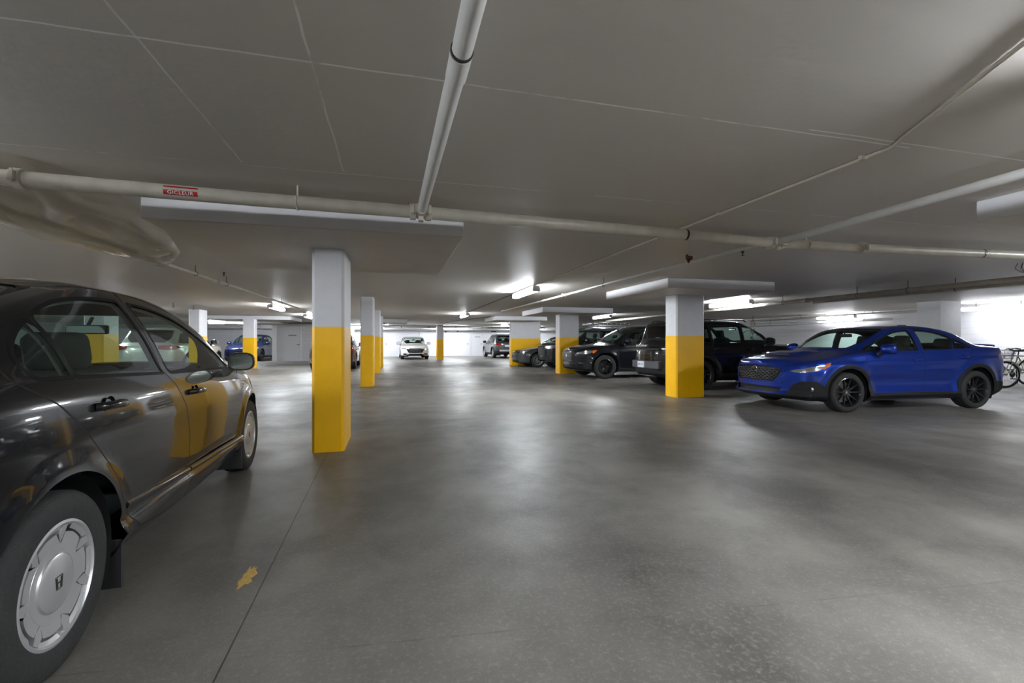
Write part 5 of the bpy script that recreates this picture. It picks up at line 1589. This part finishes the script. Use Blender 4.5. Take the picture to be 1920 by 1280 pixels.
def sheet2():
    """long fold of film wrapped round the thin pipe"""
    bm = BM(); n = 60; m_ = 18; rows = []
    from mathutils import noise as mn
    for i in range(n + 1):
        t_ = i / n; y = 2.6 + 4.3 * t_
        r = .055 + .075 * math.sin(PI * min(1, t_ * 1.05))**.6 * (1 - .35 * t_)
        row = []
        for k in range(m_ + 1):
            a = PI * (1.02 + .96 * k / m_)
            w = 1 + .16 * mn.noise(Vector((y * 2.2, k * .5, 0)))
            row.append(bm.verts.new((-2.95 + .15 * (1 - t_) * -.4 + 1.15 * r * w * math.cos(a), y, 2.235 + r * w * math.sin(a) * 1.0)))
        rows.append(row)
    for a, b in zip(rows, rows[1:]):
        for k in range(m_): bm.faces.new((a[k], a[k + 1], b[k + 1], b[k]))
    return tag(obj('plastic_wrap', bm, _sm, None, smooth=True), 'long fold of plastic film slung round the thin left pipe', 'plastic sheet')
_sm = bpy.data.materials['translucent_plastic_film']
sheet2()

# ------------------------------------------------------------------ floor mark
bm = BM()
rp = random.Random(11)
for (x, y, rx, ry, n) in ((-.702, 2.52, .032, .10, 26),):
    v = [bm.verts.new((x + rx * (1 + rp.uniform(-.35, .35)) * math.cos(2 * PI * k / n), y + ry * (1 + rp.uniform(-.28, .28)) * math.sin(2 * PI * k / n), .0012)) for k in range(n)]
    c0 = bm.verts.new((x, y, .0016))
    for k in range(n): bm.faces.new((v[k], v[(k + 1) % n], c0))
tag(obj('paint_patch', bm, mat('worn_yellow_paint', hexc('d3ad5c'), .6, var=.2, vscale=60), None), 'worn fleck of yellow paint on the floor beside the joint near the black sedan', 'paint mark')

# ------------------------------------------------------------------ bicycles
M_frame = mat('white_bicycle_paint', hexc('d3d2cc'), .3)
M_frame2 = mat('cream_bicycle_paint', hexc('a9a795'), .35)
M_wire = mat('wire_basket_metal', hexc('9fa1a4'), .4, .7)
def bicycle(label, loc, rot, frame, basket=True, R=.34, tyre=.02):
    t = empty('bicycle', label, 'bicycle', loc, 0, 'bicycles by the right wall'); t.rotation_euler = rot
    fw, rw = (.53, R), (-.53, R)
    for x in (.53, -.53):
        bm = BM(); pts = [(x + (R - tyre) * math.cos(2 * PI * k / 40), 0, R + (R - tyre) * math.sin(2 * PI * k / 40)) for k in range(41)]
        tube(bm, pts, tyre, 8, cap=False); w = obj('wheel', bm, M_rubber, t, smooth=60)
        bm = BM(); pts = [(x + (R - .05) * math.cos(2 * PI * k / 40), 0, R + (R - .05) * math.sin(2 * PI * k / 40)) for k in range(41)]
        tube(bm, pts, .012, 6, cap=False); obj('rim', bm, M_galv, w, smooth=60)
        bm = BM(); tube(bm, [(x, -.04, R), (x, .04, R)], .02, 8)
        for k in range(20):
            a = 2 * PI * k / 20; tube(bm, [(x, .02 * (-1)**k, R), (x + (R - .05) * math.cos(a), 0, R + (R - .05) * math.sin(a))], .0018, 3, cap=False)
        obj('spokes', bm, M_galv, w)
        bm = BM(); pts = [(x + (R + .02) * math.cos(a), 0, R + (R + .02) * math.sin(a)) for a in np.linspace(.25 if x < 0 else .6, PI * (1.0 if x < 0 else .95), 16)]
        for y in (-.025, .025): tube(bm, [(p[0], y, p[2]) for p in pts], .006, 5)
        for a, b in zip(pts, pts[1:]):
            bm.faces.new([bm.verts.new(q) for q in ((a[0], -.027, a[2]), (b[0], -.027, b[2]), (b[0], .027, b[2]), (a[0], .027, a[2]))])
        obj('mudguard', bm, frame, t)
    bb = (-.08, 0, .29); head = (.36, 0, .82); headb = (.40, 0, .66); seat = (-.25, 0, .78)
    bm = BM()
    tube(bm, [bb, headb], .018, 10); tube(bm, [seat, head], .015, 10); tube(bm, [bb, seat], .016, 10); tube(bm, [headb, head, (.335, 0, .92)], .018, 10)
    for y in (-.05, .05):
        tube(bm, [bb, (-.53, y, R)], .009, 8); tube(bm, [seat, (-.53, y, R)], .009, 8)
        tube(bm, [(.40, y * .8, .64), (.47, y, .45), (.53, y, R)], .011, 8)
    obj('frame', bm, frame, t, smooth=40)
    bm = BM(); tube(bm, [(-.25, 0, .78), (-.28, 0, .90)], .013, 8); rbox(bm, (-.29, 0, .92), (.26, .14, .05), .022); obj('saddle', bm, M_plast, t, smooth=40)
    bm = BM(); hb = [(.18, -.30, .98), (.24, -.28, .99), (.33, -.12, .95), (.335, 0, .94), (.33, .12, .95), (.24, .28, .99), (.18, .30, .98)]
    tube(bm, [tuple(p) for p in catmull(hb, 4)], .012, 8); obj('handlebar', bm, M_dark, t, smooth=40)
    bm = BM()
    for y in (-.30, .30): tube(bm, [(.10, y * 1.02, .97), (.21, y * .97, .985)], .018, 8); 
    for y in (-.2, .2): tube(bm, [(.27, y, .985), (.20, y * 1.2, .95)], .006, 5)
    obj('hand_grips', bm, M_plast, t, smooth=40)
    bm = BM(); lathe(bm, [(.085, -.004), (.09, 0), (.085, .004), (.02, .004), (.02, -.004)], 24, 'y', bb, closed=True)
    tube(bm, [(bb[0], -.06, bb[2]), (bb[0], .06, bb[2])], .018, 8); tube(bm, [(bb[0], .06, bb[2]), (bb[0] + .12, .07, bb[2] - .11)], .009, 6); tube(bm, [(bb[0], -.06, bb[2]), (bb[0] - .12, -.07, bb[2] + .11)], .009, 6)
    box(bm, (bb[0] + .08, .07, bb[2] - .125), (bb[0] + .17, .15, bb[2] - .10)); box(bm, (bb[0] - .17, -.15, bb[2] + .10), (bb[0] - .08, -.07, bb[2] + .125))
    obj('crankset', bm, M_dark, t)
    if basket:
        bm = BM(); x0, x1, z0, z1 = .42, .68, .74, .96
        def ring(z, e): 
            return [(x0 - e, -.15 - e, z), (x1 + e, -.15 - e, z), (x1 + e, .15 + e, z), (x0 - e, .15 + e, z), (x0 - e, -.15 - e, z)]
        for z, e in ((z0, -.03), (z0 + .07, -.015), (z0 + .14, 0), (z1, .015)): tube(bm, ring(z, e), .005 if z < z1 else .009, 5)
        for k in range(9):
            u = k / 8
            for A_, B_ in (((x0 + (x1 - x0) * u, -.12, z0), (x0 + (x1 - x0) * u, -.165, z1)), ((x0 + (x1 - x0) * u, .12, z0), (x0 + (x1 - x0) * u, .165, z1)), ((x0 + .03, -.12 + .24 * u, z0), (x0 - .015, -.15 + .3 * u, z1)), ((x1 - .03, -.12 + .24 * u, z0), (x1 + .015, -.15 + .3 * u, z1)), ((x0 + .03, -.12 + .24 * u, z0), (x1 - .03, -.12 + .24 * u, z0))):
                tube(bm, [A_, B_], .0035, 4, cap=False)
        obj('basket', bm, M_wire, t)
    bm = BM(); tube(bm, [(-.15, .03, .28), (-.12, .10, .02)], .008, 6); obj('kickstand', bm, M_dark, t)
    return t
b1 = bicycle('white bicycle with wire front basket parked behind the tail of the blue sedan', (15.35, 7.75, 0), (0, 0, math.radians(160)), M_frame)
b2 = bicycle('cream bicycle leaning behind the basket bicycle by the right wall', (16.0, 8.45, 0), (0, 0, math.radians(172)), M_frame2, basket=False)
b3 = bicycle('bicycle hung by its front wheel from a ceiling hook beyond the black SUV', (15.86, 17.2, 1.30), (0, -PI / 2, math.radians(35)), M_frame2, basket=False, R=.33)
bm = BM(); tube(bm, [(0, 0, 0), (0, 0, -.07), (.03, .0, -.10), (0, 0, -.13), (-.03, 0, -.10)], .010, 6); o = obj('bicycle_hook', bm, M_dark, None); o.location = (15.59, 17.01, CEIL); tag(o, 'steel ceiling hook holding up the hanging bicycle wheel', 'hook')
bm = BM(); tube(bm, [tuple(p) for p in catmull([(-.25, 0, .03), (-.1, .08, .04), (.05, -.02, .05), (.2, .05, .03), (.12, -.1, .03), (-.12, -.08, .03)], 5)], .026, 8)
o = obj('cable_lock', bm, mat('orange_red_plastic', hexc('a8452a'), .5), None, smooth=50); o.location = (15.75, 7.25, 0); tag(o, 'orange-red cable lock lying on the floor by the bicycle wheels', 'cable lock')
